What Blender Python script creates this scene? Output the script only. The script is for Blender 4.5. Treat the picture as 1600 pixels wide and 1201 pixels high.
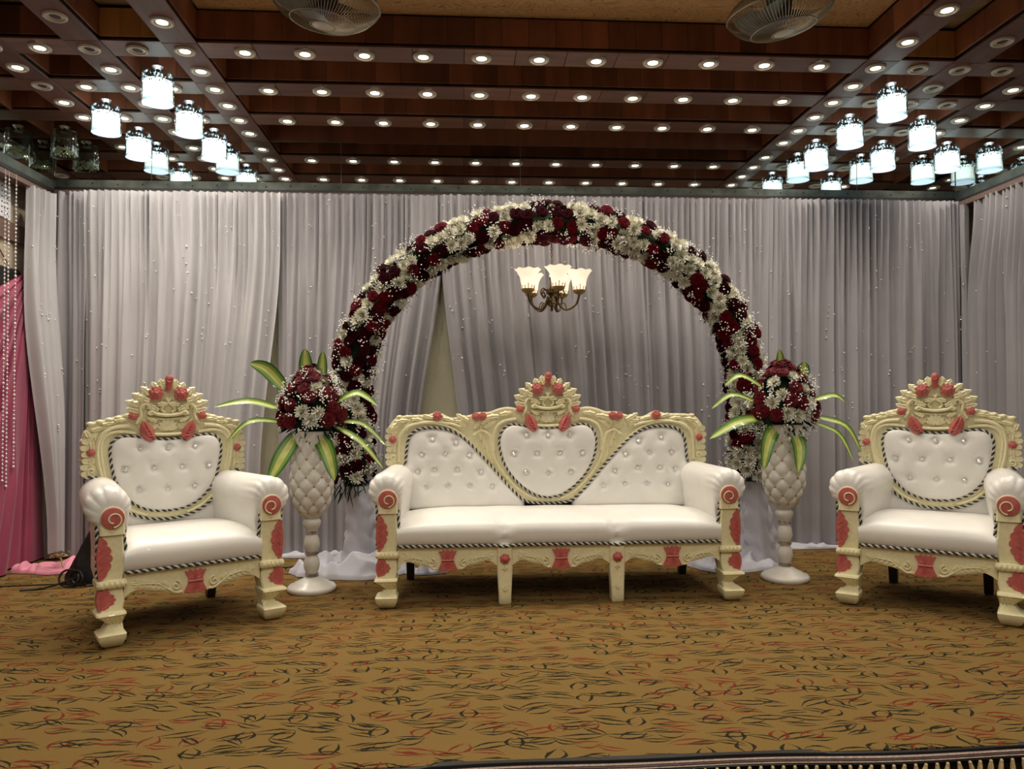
import bpy, bmesh, math, random
from mathutils import Vector, Matrix, noise, Quaternion
PI = math.pi
scene = bpy.context.scene
for o in list(bpy.data.objects): bpy.data.objects.remove(o)
COL = scene.collection

# ------------------------------------------------------------------ camera, world, exposure
FOC, YAW, PIT, ROLL, CAMZ = 1190.0, .0654, .0245, -.0052, 1.10
cd = bpy.data.cameras.new('camera'); cam = bpy.data.objects.new('camera', cd); COL.objects.link(cam)
cd.sensor_fit = 'HORIZONTAL'; cd.sensor_width = 36.0; cd.lens = FOC / 1600 * 36.0
cd.clip_start = .05; cd.clip_end = 100
cam.location = (0, 0, CAMZ)
cam.matrix_world = Matrix.Translation((0, 0, CAMZ)) @ Matrix.Rotation(-YAW, 4, 'Z') @ Matrix.Rotation(PI/2 + PIT, 4, 'X') @ Matrix.Rotation(ROLL, 4, 'Z')
scene.camera = cam
w = bpy.data.worlds.new('hall_ambient'); scene.world = w; w.use_nodes = True
w.node_tree.nodes['Background'].inputs[0].default_value = (1.0, .91, .80, 1)
w.node_tree.nodes['Background'].inputs[1].default_value = .07
scene.view_settings.view_transform = 'Standard'; scene.view_settings.look = 'None'
scene.view_settings.exposure = .20; scene.view_settings.gamma = 1.0; scene.view_settings.use_curve_mapping = False
scene.cycles.max_bounces = 7; scene.cycles.diffuse_bounces = 3; scene.cycles.glossy_bounces = 4
scene.cycles.transparent_max_bounces = 12; scene.cycles.transmission_bounces = 6
scene.cycles.sample_clamp_indirect = 4.0
HALL_FILL_W = 26.0         # one unseen wide-beam downlight added over the hall floor for front light
SPOT_W = 10.0          # one recessed downlight
PEND_E = 2.9          # glow of a pendant shade

# ------------------------------------------------------------------ the place: main numbers (metres, stage floor z = 0)
CZ = 3.07; TOPZ = 3.27; YM = 5.77; XL, XR = -2.99, 3.91
ROWS = (4.295, 4.812, 5.33); BW = .19
LX = (-1.53, -2.045, -2.57); RX = (2.44, 2.96, 3.485)

# ------------------------------------------------------------------ materials
MATS = {}
def mat(name, col, rough=.5, metal=0., emit=None, es=0., var=0., bump=0., bscale=60., coat=0., sheen=0., trans=0., grain=None, alpha=1., rand=0., spec=.5):
    if name in MATS: return MATS[name]
    m = bpy.data.materials.new(name); m.use_nodes = True; MATS[name] = m
    nt = m.node_tree; N = nt.nodes; L = nt.links; b = N['Principled BSDF']
    b.inputs['Base Color'].default_value = (*col, 1); b.inputs['Roughness'].default_value = rough
    b.inputs['Metallic'].default_value = metal; b.inputs['Coat Weight'].default_value = coat
    b.inputs['Sheen Weight'].default_value = sheen; b.inputs['Transmission Weight'].default_value = trans
    b.inputs['Alpha'].default_value = alpha
    b.inputs['Specular IOR Level'].default_value = spec
    if emit:
        b.inputs['Emission Color'].default_value = (*emit, 1); b.inputs['Emission Strength'].default_value = es
    tc = N.new('ShaderNodeTexCoord')
    if var or grain or bump:
        mp = N.new('ShaderNodeMapping'); L.new(tc.outputs['Object'], mp.inputs[0])
        if grain: mp.inputs['Scale'].default_value = grain
        nz = N.new('ShaderNodeTexNoise'); nz.inputs['Scale'].default_value = bscale if not grain else 1.0
        nz.inputs['Detail'].default_value = 4; L.new(mp.outputs[0], nz.inputs[0])
        if rand:
            oi = N.new('ShaderNodeObjectInfo'); va = N.new('ShaderNodeVectorMath'); va.operation = 'ADD'
            mu = N.new('ShaderNodeMath'); mu.operation = 'MULTIPLY'; mu.inputs[1].default_value = 37.0
            L.new(oi.outputs['Random'], mu.inputs[0]); L.new(mp.outputs[0], va.inputs[0]); L.new(mu.outputs[0], va.inputs[1]); L.new(va.outputs[0], nz.inputs[0])
        if var:
            hs = N.new('ShaderNodeHueSaturation'); hs.inputs['Color'].default_value = (*col, 1)
            mr = N.new('ShaderNodeMapRange'); mr.inputs[1].default_value = .3; mr.inputs[2].default_value = .7
            mr.inputs[3].default_value = 1 - var; mr.inputs[4].default_value = 1 + var
            L.new(nz.outputs[0], mr.inputs[0])
            if rand:
                m2 = N.new('ShaderNodeMapRange'); m2.inputs[3].default_value = 1 - rand; m2.inputs[4].default_value = 1 + rand
                L.new(oi.outputs['Random'], m2.inputs[0]); mm = N.new('ShaderNodeMath'); mm.operation = 'MULTIPLY'
                L.new(mr.outputs[0], mm.inputs[0]); L.new(m2.outputs[0], mm.inputs[1]); L.new(mm.outputs[0], hs.inputs['Value'])
            else: L.new(mr.outputs[0], hs.inputs['Value'])
            L.new(hs.outputs[0], b.inputs['Base Color'])
        if bump:
            bp = N.new('ShaderNodeBump'); bp.inputs['Strength'].default_value = bump; bp.inputs['Distance'].default_value = .01
            L.new(nz.outputs[0], bp.inputs['Height']); L.new(bp.outputs[0], b.inputs['Normal'])
    return m
mat('leather', (.82, .80, .76), .36, var=.03, bump=.05, bscale=9, coat=.12)
mat('cream', (.80, .735, .46), .42, var=.06, bump=.08, bscale=55, coat=.1)
mat('coral', (.52, .125, .11), .4, var=.15, bump=.08, bscale=50, coat=.1)
mat('rope_black', (.015, .015, .017), .5); mat('rope_ivory', (.62, .60, .52), .45)
mat('crystal', (.82, .83, .82), .18, metal=.45)
mat('dark_leg', (.03, .022, .017), .4)
mat('mahogany', (.27, .098, .047), .42, var=.28, grain=(9, 9, 1.6), bump=.04, rand=.35)
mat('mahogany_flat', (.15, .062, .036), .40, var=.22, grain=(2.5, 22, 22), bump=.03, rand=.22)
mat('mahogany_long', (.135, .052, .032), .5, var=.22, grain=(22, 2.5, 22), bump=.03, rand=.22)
mat('mahogany_lit', (.72, .37, .11), .45, var=.25, grain=(9, 9, 1.6), bump=.04, rand=.25)  # beam wood made yellower to paint in the light on side coffer faces
mat('black_core', (.006, .005, .005), .6)
mat('coffer_top', (.34, .24, .13), .6, var=.25, grain=(5, 14, 5))
mat('plaster', (.66, .62, .45), .8, var=.04, bump=.03)
mat('beige_wall', (.46, .38, .28), .8, var=.08)
mat('ledge', (.085, .095, .08), .35, metal=.35, var=.5, bscale=9, bump=.05)
mat('ledge_dark', (.012, .011, .011), .5); mat('rail_brown', (.16, .10, .08), .5, var=.2)
mat('mirror', (.62, .63, .60), .025, metal=1.0)
mat('ring', (.70, .66, .56), .35); mat('ring_dark', (.06, .055, .05), .4)
mat('lamp_on', (1, 1, 1), .4, emit=(1, .93, .80), es=9.0); mat('lamp_off', (.018, .016, .014), .4)
mat('chrome', (.72, .72, .72), .15, metal=1.0)
mat('shade_on', (.9, .95, 1), .3, emit=(.80, .91, 1), es=PEND_E)
mat('shade_rim', (.75, .85, .95), .2, emit=(.58, .76, 1.0), es=1.7)
mat('shade_fleck', (.03, .035, .045), .3)
mat('bead_off', (.75, .80, .62), .15, metal=.3)
mat('curtain', (.355, .340, .362), .8, sheen=.08, var=.05, bscale=3)
mat('curtain_pale_lit', (.49, .478, .50), .8, sheen=.08, var=.05, bscale=3)  # whiter cloth, its colour also raised for the stronger light on the left
mat('sequin', (.95, .95, .95), .15)
mat('pink', (.29, .042, .095), .6, sheen=.15, var=.12, bscale=4); mat('pink_light', (.72, .26, .36), .7, sheen=.3, var=.1, bscale=8)
mat('white_cloth', (.50, .495, .56), .8, sheen=.05, var=.05, bscale=8)
mat('black_fabric', (.012, .012, .013), .45, var=.4, bscale=40, bump=.2); mat('cable', (.01, .01, .01), .4)
mat('dry_flower', (.30, .20, .08), .8, var=.3)
mat('vase_white', (.72, .69, .63), .3, coat=.2, var=.03)
mat('rose_fresh', (.100, .0025, .008), .6, spec=.15, var=.25, bscale=30); mat('rose_red', (.075, .0015, .005), .7, spec=.06, var=.25, bscale=30); mat('rose_dark', (.024, .0008, .003), .75, spec=.05, var=.3, bscale=30)
mat('mum_white', (.80, .78, .66), .6, var=.05); mat('mum_core', (.66, .62, .25), .6)
mat('foliage', (.012, .026, .008), .6, spec=.15, var=.4, bscale=30); mat('gyp', (.85, .84, .80), .6)
mat('leaf_green', (.045, .14, .025), .35, var=.25, bscale=20, coat=.2); mat('leaf_mid', (.20, .34, .06), .35, coat=.2); mat('leaf_yellow', (.58, .62, .17), .35, var=.15, bscale=20, coat=.2)
mat('bronze', (.13, .09, .045), .35, metal=.85, var=.3, bscale=50); mat('brass', (.55, .38, .14), .3, metal=.9)
mat('bell_glass', (.95, .86, .75), .35, emit=(1, .80, .58), es=.75); mat('bell_core', (1, 1, 1), .3, emit=(1, .88, .70), es=6.0)
mat('fan_wire', (.50, .47, .38), .35, metal=.6); mat('fan_dark', (.05, .06, .06), .4); mat('fan_blade', (.20, .21, .19), .35)
mat('grille', (.72, .74, .80), .5); mat('pearl', (.88, .84, .82), .2, coat=.4)
mat('gold_tassel', (.62, .47, .22), .5, var=.3, bscale=200); mat('braid_brown', (.11, .06, .045), .6, var=.3); mat('braid_pale', (.40, .30, .25), .6, var=.3, bscale=120)
mat('riser', (.03, .012, .008), .6, var=.3)

def nodes_expr(nt):
    N, L = nt.nodes, nt.links
    def M(op, a, b=None, c=None):
        n = N.new('ShaderNodeMath'); n.operation = op
        for i, v in enumerate((a, b, c)):
            if v is None: continue
            if isinstance(v, (int, float)): n.inputs[i].default_value = v
            else: L.new(v, n.inputs[i])
        return n.outputs[0]
    return M
def carpet_material():
    m = bpy.data.materials.new('carpet'); m.use_nodes = True; MATS['carpet'] = m
    nt = m.node_tree; N = nt.nodes; L = nt.links; b = N['Principled BSDF']; b.inputs['Roughness'].default_value = .95; b.inputs['Specular IOR Level'].default_value = .08
    M = nodes_expr(nt); tc = N.new('ShaderNodeTexCoord')
    fine = N.new('ShaderNodeTexNoise'); fine.inputs['Scale'].default_value = 260; fine.inputs['Detail'].default_value = 3; L.new(tc.outputs['Object'], fine.inputs[0])
    cloud = N.new('ShaderNodeTexNoise'); cloud.inputs['Scale'].default_value = 1.6; L.new(tc.outputs['Object'], cloud.inputs[0])
    base = N.new('ShaderNodeMix'); base.data_type = 'RGBA'; base.inputs[6].default_value = (.150, .092, .027, 1); base.inputs[7].default_value = (.228, .142, .046, 1)
    f = M('ADD', M('MULTIPLY', fine.outputs[0], .75), M('MULTIPLY', cloud.outputs[0], .25)); L.new(f, base.inputs[0])
    cur = base.outputs[2]
    # wobble so that the strokes look woven
    wob = N.new('ShaderNodeTexNoise'); wob.inputs['Scale'].default_value = 45; L.new(tc.outputs['Object'], wob.inputs[0])
    for (S, ox, oy, Ln, Wd, th, bend, amin, arng, redcut) in ((5.9, 0, 0, .50, .125, .037, .25, -.45, .95, .26), (6.8, 3.37, 8.11, .36, .19, .042, -.6, -.3, 2.2, .34), (7.5, 9.7, 2.3, .44, .10, .037, .5, -.85, 1.1, .30)):
        mp = N.new('ShaderNodeMapping'); mp.inputs['Location'].default_value = (ox, oy, 0); mp.inputs['Scale'].default_value = (S, S * 1.25, S); L.new(tc.outputs['Object'], mp.inputs[0])
        vo = N.new('ShaderNodeTexVoronoi'); vo.voronoi_dimensions = '2D'; vo.inputs['Scale'].default_value = 1; vo.inputs['Randomness'].default_value = .6; L.new(mp.outputs[0], vo.inputs['Vector'])
        sub = N.new('ShaderNodeVectorMath'); sub.operation = 'SUBTRACT'; L.new(mp.outputs[0], sub.inputs[0]); L.new(vo.outputs['Position'], sub.inputs[1])
        sp = N.new('ShaderNodeSeparateXYZ'); L.new(sub.outputs[0], sp.inputs[0])
        sc = N.new('ShaderNodeSeparateColor'); L.new(vo.outputs['Color'], sc.inputs[0])
        ang = M('MULTIPLY_ADD', sc.outputs[0], arng, amin); ca, sa = M('COSINE', ang), M('SINE', ang)
        jx = M('MULTIPLY', M('SUBTRACT', wob.outputs[0], .5), .07)
        u = M('ADD', M('MULTIPLY', sp.outputs[0], ca), M('MULTIPLY', sp.outputs[1], sa))
        v0 = M('SUBTRACT', M('MULTIPLY', sp.outputs[1], ca), M('MULTIPLY', sp.outputs[0], sa))
        bd = M('MULTIPLY', M('SUBTRACT', sc.outputs[2], .5), bend * 4)
        v = M('ADD', M('SUBTRACT', v0, M('MULTIPLY', bd, M('MULTIPLY', u, u))), jx)
        un = M('DIVIDE', u, Ln); prof = M('MULTIPLY', M('SUBTRACT', 1.0, M('MULTIPLY', un, un)), Wd)
        # two separate strokes, open at opposite ends
        d = M('ABSOLUTE', M('SUBTRACT', M('ABSOLUTE', v), prof))
        sgn = M('SIGN', v); lim = M('SUBTRACT', Ln, M('MULTIPLY', M('ADD', M('MULTIPLY', sgn, sgn), 0), 0))
        a1 = M('LESS_THAN', M('ABSOLUTE', M('ADD', u, M('MULTIPLY', sgn, Ln * .10))), Ln * .88)
        tw = M('MULTIPLY', th, M('SUBTRACT', 1.15, M('ABSOLUTE', un)))
        msk = M('MULTIPLY', M('LESS_THAN', d, tw), a1)
        msk = M('MULTIPLY', msk, M('GREATER_THAN', fine.outputs[0], .30))
        red = M('LESS_THAN', sc.outputs[1], redcut)
        ink = N.new('ShaderNodeMix'); ink.data_type = 'RGBA'; ink.inputs[6].default_value = (.012, .014, .008, 1); ink.inputs[7].default_value = (.15, .022, .012, 1); L.new(red, ink.inputs[0])
        mx = N.new('ShaderNodeMix'); mx.data_type = 'RGBA'; L.new(M('MULTIPLY', msk, .94), mx.inputs[0]); L.new(cur, mx.inputs[6]); L.new(ink.outputs[2], mx.inputs[7]); cur = mx.outputs[2]
    L.new(cur, b.inputs['Base Color'])
    bp = N.new('ShaderNodeBump'); bp.inputs['Strength'].default_value = .5; bp.inputs['Distance'].default_value = .006; L.new(fine.outputs[0], bp.inputs['Height']); L.new(bp.outputs[0], b.inputs['Normal'])
carpet_material()
def ply_material():
    m = bpy.data.materials.new('plywood'); m.use_nodes = True; MATS['plywood'] = m
    nt = m.node_tree; N = nt.nodes; L = nt.links; b = N['Principled BSDF']; b.inputs['Roughness'].default_value = .6
    tc = N.new('ShaderNodeTexCoord'); mp = N.new('ShaderNodeMapping'); mp.inputs['Scale'].default_value = (2.2, 7, 1); L.new(tc.outputs['Object'], mp.inputs[0])
    nz = N.new('ShaderNodeTexNoise'); nz.inputs['Scale'].default_value = 1.6; nz.inputs['Detail'].default_value = 2; nz.inputs['Distortion'].default_value = 1.2; L.new(mp.outputs[0], nz.inputs[0])
    M = nodes_expr(nt); r = M('FRACT', M('MULTIPLY', nz.outputs[0], 14.0))
    cr = N.new('ShaderNodeValToRGB'); e = cr.color_ramp.elements; e[0].position = 0; e[0].color = (.24, .13, .05, 1); e[1].position = .35; e[1].color = (.62, .38, .17, 1)
    n = e.new(.9); n.color = (.56, .33, .14, 1); L.new(r, cr.inputs[0]); L.new(cr.outputs[0], b.inputs['Base Color'])
ply_material()
def glass_material(name, col, mixf):
    m = bpy.data.materials.new(name); m.use_nodes = True; MATS[name] = m
    nt = m.node_tree; N = nt.nodes; L = nt.links; N.remove(N['Principled BSDF'])
    t = N.new('ShaderNodeBsdfTransparent'); t.inputs[0].default_value = (*col, 1); g = N.new('ShaderNodeBsdfGlossy'); g.inputs['Roughness'].default_value = .05
    lw = N.new('ShaderNodeLayerWeight'); lw.inputs[0].default_value = mixf; mx = N.new('ShaderNodeMixShader')
    L.new(lw.outputs['Facing'], mx.inputs[0]); L.new(t.outputs[0], mx.inputs[1]); L.new(g.outputs[0], mx.inputs[2]); L.new(mx.outputs[0], N['Material Output'].inputs[0])
glass_material('clear_glass', (.86, .90, .84), .35)

# ------------------------------------------------------------------ mesh builder
def lerp(a, b, t): return a + (b - a) * t
def sstep(a, b, x):
    t = min(1, max(0, (x - a) / (b - a))); return t * t * (3 - 2 * t)
def smooth_path(pts, n, closed=False):
    """Catmull-Rom through pts, n samples per span"""
    P = [Vector(p) for p in pts]; out = []; m = len(P)
    spans = m if closed else m - 1
    for i in range(spans):
        g = (lambda k: P[k % m]) if closed else (lambda k: P[min(max(k, 0), m - 1)])
        p0, p1, p2, p3 = g(i - 1), g(i), g(i + 1), g(i + 2)
        for j in range(n):
            t = j / n
            out.append(.5 * ((2 * p1) + (p2 - p0) * t + (2 * p0 - 5 * p1 + 4 * p2 - p3) * t * t + (3 * p1 - p0 - 3 * p2 + p3) * t ** 3))
    if not closed: out.append(P[-1].copy())
    return out
class MB:
    def __init__(s): s.v = []; s.f = []; s.m = []
    def add(s, verts, faces, mi=0):
        o = len(s.v); s.v += [tuple(v) for v in verts]; s.f += [tuple(i + o for i in f) for f in faces]; s.m += [mi] * len(faces)
    def box(s, x0, x1, y0, y1, z0, z1, mi=0):
        s.add([(x0, y0, z0), (x1, y0, z0), (x1, y1, z0), (x0, y1, z0), (x0, y0, z1), (x1, y0, z1), (x1, y1, z1), (x0, y1, z1)],
              [(0, 3, 2, 1), (4, 5, 6, 7), (0, 1, 5, 4), (1, 2, 6, 5), (2, 3, 7, 6), (3, 0, 4, 7)], mi)
    def rings(s, R, mi=0, close=True, caps=True, mfun=None):
        n = len(R[0]); V = [p for r in R for p in r]; Fc = []; ms = []
        for i in range(len(R) - 1):
            for j in range(n if close else n - 1):
                k = (j + 1) % n; Fc.append((i * n + j, i * n + k, (i + 1) * n + k, (i + 1) * n + j)); ms.append(mfun(i, j) if mfun else mi)
        o = len(s.v); s.v += [tuple(v) for v in V]; s.f += [tuple(i + o for i in f) for f in Fc]; s.m += ms
        if caps and close:
            s.f.append(tuple(o + j for j in range(n))[::-1]); s.m.append(mi)
            s.f.append(tuple(o + (len(R) - 1) * n + j for j in range(n))); s.m.append(mi)
    def lathe(s, prof, n=24, c=(0, 0, 0), mi=0, rf=None, caps=False):
        R = []
        for r, z in prof:
            R.append([(c[0] + (r + (rf(2 * PI * j / n, z, r) if rf else 0)) * math.cos(2 * PI * j / n), c[1] + (r + (rf(2 * PI * j / n, z, r) if rf else 0)) * math.sin(2 * PI * j / n), c[2] + z) for j in range(n)])
        s.rings(R, mi, True, caps)
    def tube(s, pts, r, n=6, mi=0, closed=False, caps=True):
        P = [Vector(p) for p in pts]; m = len(P); R = []; up = Vector((0, 0, 1)); prev = None
        for i, p in enumerate(P):
            a = P[(i - 1) % m] if (closed or i) else P[0]; b = P[(i + 1) % m] if (closed or i < m - 1) else P[-1]
            t = (b - a); t = t.normalized() if t.length > 1e-9 else Vector((0, 0, 1))
            if prev is None:
                x = t.cross(up); x = x if x.length > .1 else t.cross(Vector((1, 0, 0)))
            else: x = prev - t * prev.dot(t)
            x = x.normalized() if x.length > 1e-9 else t.orthogonal().normalized()
            prev = x; y = t.cross(x); rr = r(i / max(1, m - 1)) if callable(r) else r
            R.append([p + rr * (math.cos(2 * PI * k / n) * x + math.sin(2 * PI * k / n) * y) for k in range(n)])
        if closed: R.append(R[0])
        s.rings(R, mi, True, caps and not closed)
    def prism(s, poly, y0, y1, mi=0):
        """poly in (x,z), extruded from y0 (front) to y1 (back)"""
        n = len(poly); o = len(s.v)
        s.v += [(x, y0, z) for x, z in poly] + [(x, y1, z) for x, z in poly]
        s.f.append(tuple(o + i for i in range(n))); s.f.append(tuple(o + n + i for i in range(n))[::-1]); s.m += [mi, mi]
        for i in range(n):
            k = (i + 1) % n; s.f.append((o + i, o + n + i, o + n + k, o + k)); s.m.append(mi)
    def ico(s, c, r, mi=0, sq=(1, 1, 1)):
        a = [(1, 0, 0), (-1, 0, 0), (0, 1, 0), (0, -1, 0), (0, 0, 1), (0, 0, -1)]
        s.add([(c[0] + p[0] * r * sq[0], c[1] + p[1] * r * sq[1], c[2] + p[2] * r * sq[2]) for p in a], [(0, 2, 4), (2, 1, 4), (1, 3, 4), (3, 0, 4), (2, 0, 5), (1, 2, 5), (3, 1, 5), (0, 3, 5)], mi)
    def ball(s, c, r, n=10, mi=0, sq=(1, 1, 1)):
        k = max(4, n // 2); R = []
        for i in range(k + 1):
            a = -PI / 2 + PI * i / k
            R.append([(c[0] + sq[0] * r * math.cos(a) * math.cos(2 * PI * j / n), c[1] + sq[1] * r * math.cos(a) * math.sin(2 * PI * j / n), c[2] + sq[2] * r * math.sin(a)) for j in range(n)])
        s.rings(R, mi, True, False)
    def mesh(s, name, mats, smooth=True, auto=None):
        me = bpy.data.meshes.new(name); me.from_pydata(s.v, [], s.f)
        for mt in (mats if isinstance(mats, (list, tuple)) else [mats]): me.materials.append(MATS[mt])
        me.polygons.foreach_set('material_index', s.m); me.polygons.foreach_set('use_smooth', [bool(smooth)] * len(s.f))
        me.validate(); bm = bmesh.new(); bm.from_mesh(me); bmesh.ops.remove_doubles(bm, verts=bm.verts, dist=1e-6)
        bmesh.ops.recalc_face_normals(bm, faces=bm.faces); bm.to_mesh(me); bm.free()
        if smooth: me.set_sharp_from_angle(angle=math.radians(auto or 45))
        return me
    def build(s, name, mats, parent=None, smooth=True, auto=None): return link(name, s.mesh(name, mats, smooth, auto), parent)
def link(name, me, parent=None, M=None):
    o = bpy.data.objects.new(name, me); COL.objects.link(o)
    if parent: o.parent = parent
    if M is not None: o.matrix_local = M
    return o
def thing(name, label, cat, loc=(0, 0, 0), rz=0, group=None):
    o = bpy.data.objects.new(name, None); o.empty_display_size = .1; COL.objects.link(o); o.location = loc; o.rotation_euler = (0, 0, rz); tag(o, label, cat, group); return o
def tag(o, label, cat, group=None, kind=None):
    o['label'] = label; o['category'] = cat
    if group: o['group'] = group
    if kind: o['kind'] = kind
    return o
def struct(o, label=None):
    o['kind'] = 'structure'
    if label: o['label'] = label
    return o
def stuff(o): o['kind'] = 'stuff'; return o

# ------------------------------------------------------------------ room shell
b = MB(); b.box(-4.6, 5.4, 2.355, 6.0, -.02, 0); struct(b.build('floor', 'carpet', smooth=False), 'ochre stage carpet woven with dark green and red leaf outlines')
b = MB(); b.box(-3.6, 4.4, YM, YM + .12, 0, TOPZ + .1); struct(b.build('wall_back', 'plaster', smooth=False), 'pale cream plaster wall behind the drapes')
b = MB(); b.box(-3.45, XL - .012, 3.0, YM, 2.66, TOPZ + .1); struct(b.build('trim_4', 'beige_wall', smooth=False), 'boxed-in wall head behind the left mirror')
b = MB(); b.box(-3.45, -3.06, 3.0, YM, 0, 2.66)
wl = struct(b.build('wall_left', 'beige_wall', smooth=False), 'beige side wall beside the pink drape')
b = MB(); b.box(XR + .012, XR + .26, 3.0, YM, 2.66, TOPZ + .1); struct(b.build('trim_5', 'beige_wall', smooth=False), 'boxed-in wall head behind the right mirror')
b = MB(); b.box(XR + .14, XR + .26, 3.0, YM, 0, 2.66)
struct(b.build('wall_right', 'beige_wall', smooth=False), 'side wall behind the grey drapes')
# mirrors: glass panes along the tops of the walls
ms = struct(thing('trim_1', 'strip of wall mirror panes under the ceiling', 'mirror')); del ms['category']
for x0, x1 in ((XL, -2.29), (-2.285, -.905), (-.90, .448), (.452, 1.808), (1.812, 3.1), (3.105, XR)):
    q = MB(); q.box(x0, x1, YM - .012, YM - .002, 2.735, CZ - .006); q.build('mirror_pane', 'mirror', ms, False)
for y0, y1 in ((5.0, YM - .02), (4.0, 4.996), (3.0, 3.996)):
    q = MB(); q.box(XL - .010, XL, y0, y1, 2.715, CZ - .006); q.build('mirror_pane', 'mirror', ms, False)
    q = MB(); q.box(XR, XR + .010, y0, y1, 2.715, CZ - .006); q.build('mirror_pane', 'mirror', ms, False)
lg = struct(thing('trim_2', 'dark metal ledge with screws below the mirrors', 'ledge')); del lg['category']
q = MB(); q.box(XL, XR, YM - .05, YM - .013, 2.688, 2.748); q.build('ledge_strip', 'ledge', lg, False)
q = MB(); q.box(XL - .3, XL + .04, 3.0, YM - .05, 2.663, 2.728); q.build('ledge_strip', 'ledge', lg, False)
q = MB(); q.box(XR - .04, XR + .3, 3.0, YM - .05, 2.663, 2.728); q.build('ledge_strip', 'ledge', lg, False)
q = MB(); q.box(XL, XR, YM - .07, YM - .013, 2.662, 2.688); q.box(XL - .3, XL + .05, 3.0, YM - .07, 2.637, 2.663); q.box(XR - .05, XR + .3, 3.0, YM - .07, 2.637, 2.663); q.build('shadow_bead', 'ledge_dark', lg, False)
q = MB(); q.box(XL, XR, YM - .09, YM - .013, 2.634, 2.662); q.box(XL - .2, XL + .045, 3.0, YM - .07, 2.60, 2.637); q.box(XR - .07, XR + .14, 3.0, YM - .07, 2.60, 2.637); q.build('curtain_rail', 'rail_brown', lg, False)
q = MB()
for i in range(38): q.ball((XL + .12 + i * .178, YM - .051, 2.720 + .006 * math.sin(i * 2.1)), .006, 6)
stuff(q.build('screws', 'ledge_dark', lg))

# ------------------------------------------------------------------ ceiling
ce = struct(thing('ceiling', 'dark wooden coffered ceiling with recessed downlights', 'ceiling')); del ce['category']
q = MB(); q.box(-4.4, 5.4, -2.5, YM, TOPZ, TOPZ + .04); q.build('coffer_panel', 'coffer_top', ce, False)
q = MB(); q.box(LX[0] + .1, RX[0] - .1, 1.7, ROWS[0] - .09, TOPZ - .012, TOPZ - .002); q.build('plywood_panel', 'plywood', ce, False)
PM = {}
def plank(parent, sx, sy, sz, loc, m):
    k = (round(sx, 3), round(sy, 3), round(sz, 3), m)
    if k not in PM:
        g = MB(); hx, hy, hz = sx / 2, sy / 2, sz / 2; c = .0025
        R = []
        for z, i in ((-hz, c), (-hz + c, 0), (hz - c, 0), (hz, c)): R.append([(-hx + i, -hy + i, z), (hx - i, -hy + i, z), (hx - i, hy - i, z), (-hx + i, hy - i, z)])
        g.rings(R); PM[k] = g.mesh('plank', m, False)
    o = link('plank', PM[k], parent); o.location = loc; return o
def cross_beam(y, x0, x1, front='mahogany', pw=.15, bw=.30):
    bm_ = link('cross_beam', (lambda g: (g.box(x0, x1, y - BW / 2 + .012, y + BW / 2 - .012, CZ + .010, TOPZ - .001), g.mesh('cross_beam', 'black_core', False))[1])(MB()), ce)
    n = max(1, round((x1 - x0) / pw)); wd = (x1 - x0) / n
    for i in range(n):
        for sgn, yy in ((-1, y - BW / 2 + .006), (1, y + BW / 2 - .006)):
            if sgn > 0 and (i % 2): continue
            ww = wd if sgn < 0 else min(2 * wd, x1 - (x0 + i * wd))
            plank(bm_, ww - .002, .012, TOPZ - CZ - .044, (x0 + i * wd + ww / 2, yy, (CZ + TOPZ) / 2 + .002), front if sgn < 0 else 'mahogany')
    n = max(1, round((x1 - x0) / bw)); wd = (x1 - x0) / n
    for i in range(n): plank(bm_, wd - .002, BW, .012, (x0 + (i + .5) * wd, y, CZ + .006), 'mahogany_flat')
def long_beam(x, y0, y1, wd_=BW):
    bm_ = link('long_beam', (lambda g: (g.box(x - wd_ / 2 + .012, x + wd_ / 2 - .012, y0, y1, CZ + .007, TOPZ - .001), g.mesh('long_beam', 'black_core', False))[1])(MB()), ce)
    n = max(1, round((y1 - y0) / .52)); wd = (y1 - y0) / n
    for i in range(n): plank(bm_, wd_, wd - .003, .012, (x, y0 + (i + .5) * wd, CZ + .002), 'mahogany_long')
    n = max(1, round((y1 - y0) / .26)); wd = (y1 - y0) / n
    for i in range(n):
        for sx in (-1, 1): plank(bm_, .012, wd - .002, TOPZ - CZ - .05, (x + sx * (wd_ / 2 - .006), y0 + (i + .5) * wd, (CZ + TOPZ) / 2 + .004), 'mahogany')
hb = BW / 2
for k, y in enumerate(ROWS):
    cross_beam(y, LX[0] + hb, RX[0] - hb)
    for A in (LX, RX):
        s = 1 if A is RX else -1
        edges = list(A) + [XR if s > 0 else XL]
        for i in range(3):
            a, c = edges[i] + s * hb, edges[i + 1] - s * (hb if i < 2 else 0)
            cross_beam(y, min(a, c), max(a, c), front='mahogany_lit' if (k == 0 and i == 0) else 'mahogany', pw=.11)
for x in LX + RX: long_beam(x, 1.6, YM)
cross_beam(1.6, LX[2], RX[2]); cross_beam(.4, LX[2], RX[2]); cross_beam(-.8, LX[2], RX[2])
# faces above the mirrors
q = MB(); q.box(XL, XR, YM - .013, YM - .001, CZ, TOPZ); q.build('mirror_fascia', 'mahogany', ce, False)
q = MB(); q.box(XL - .012, XL, 1.6, YM - .02, CZ, TOPZ); q.box(XR, XR + .012, 1.6, YM - .02, CZ, TOPZ); q.build('mirror_fascia', 'mahogany', ce, False)

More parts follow.
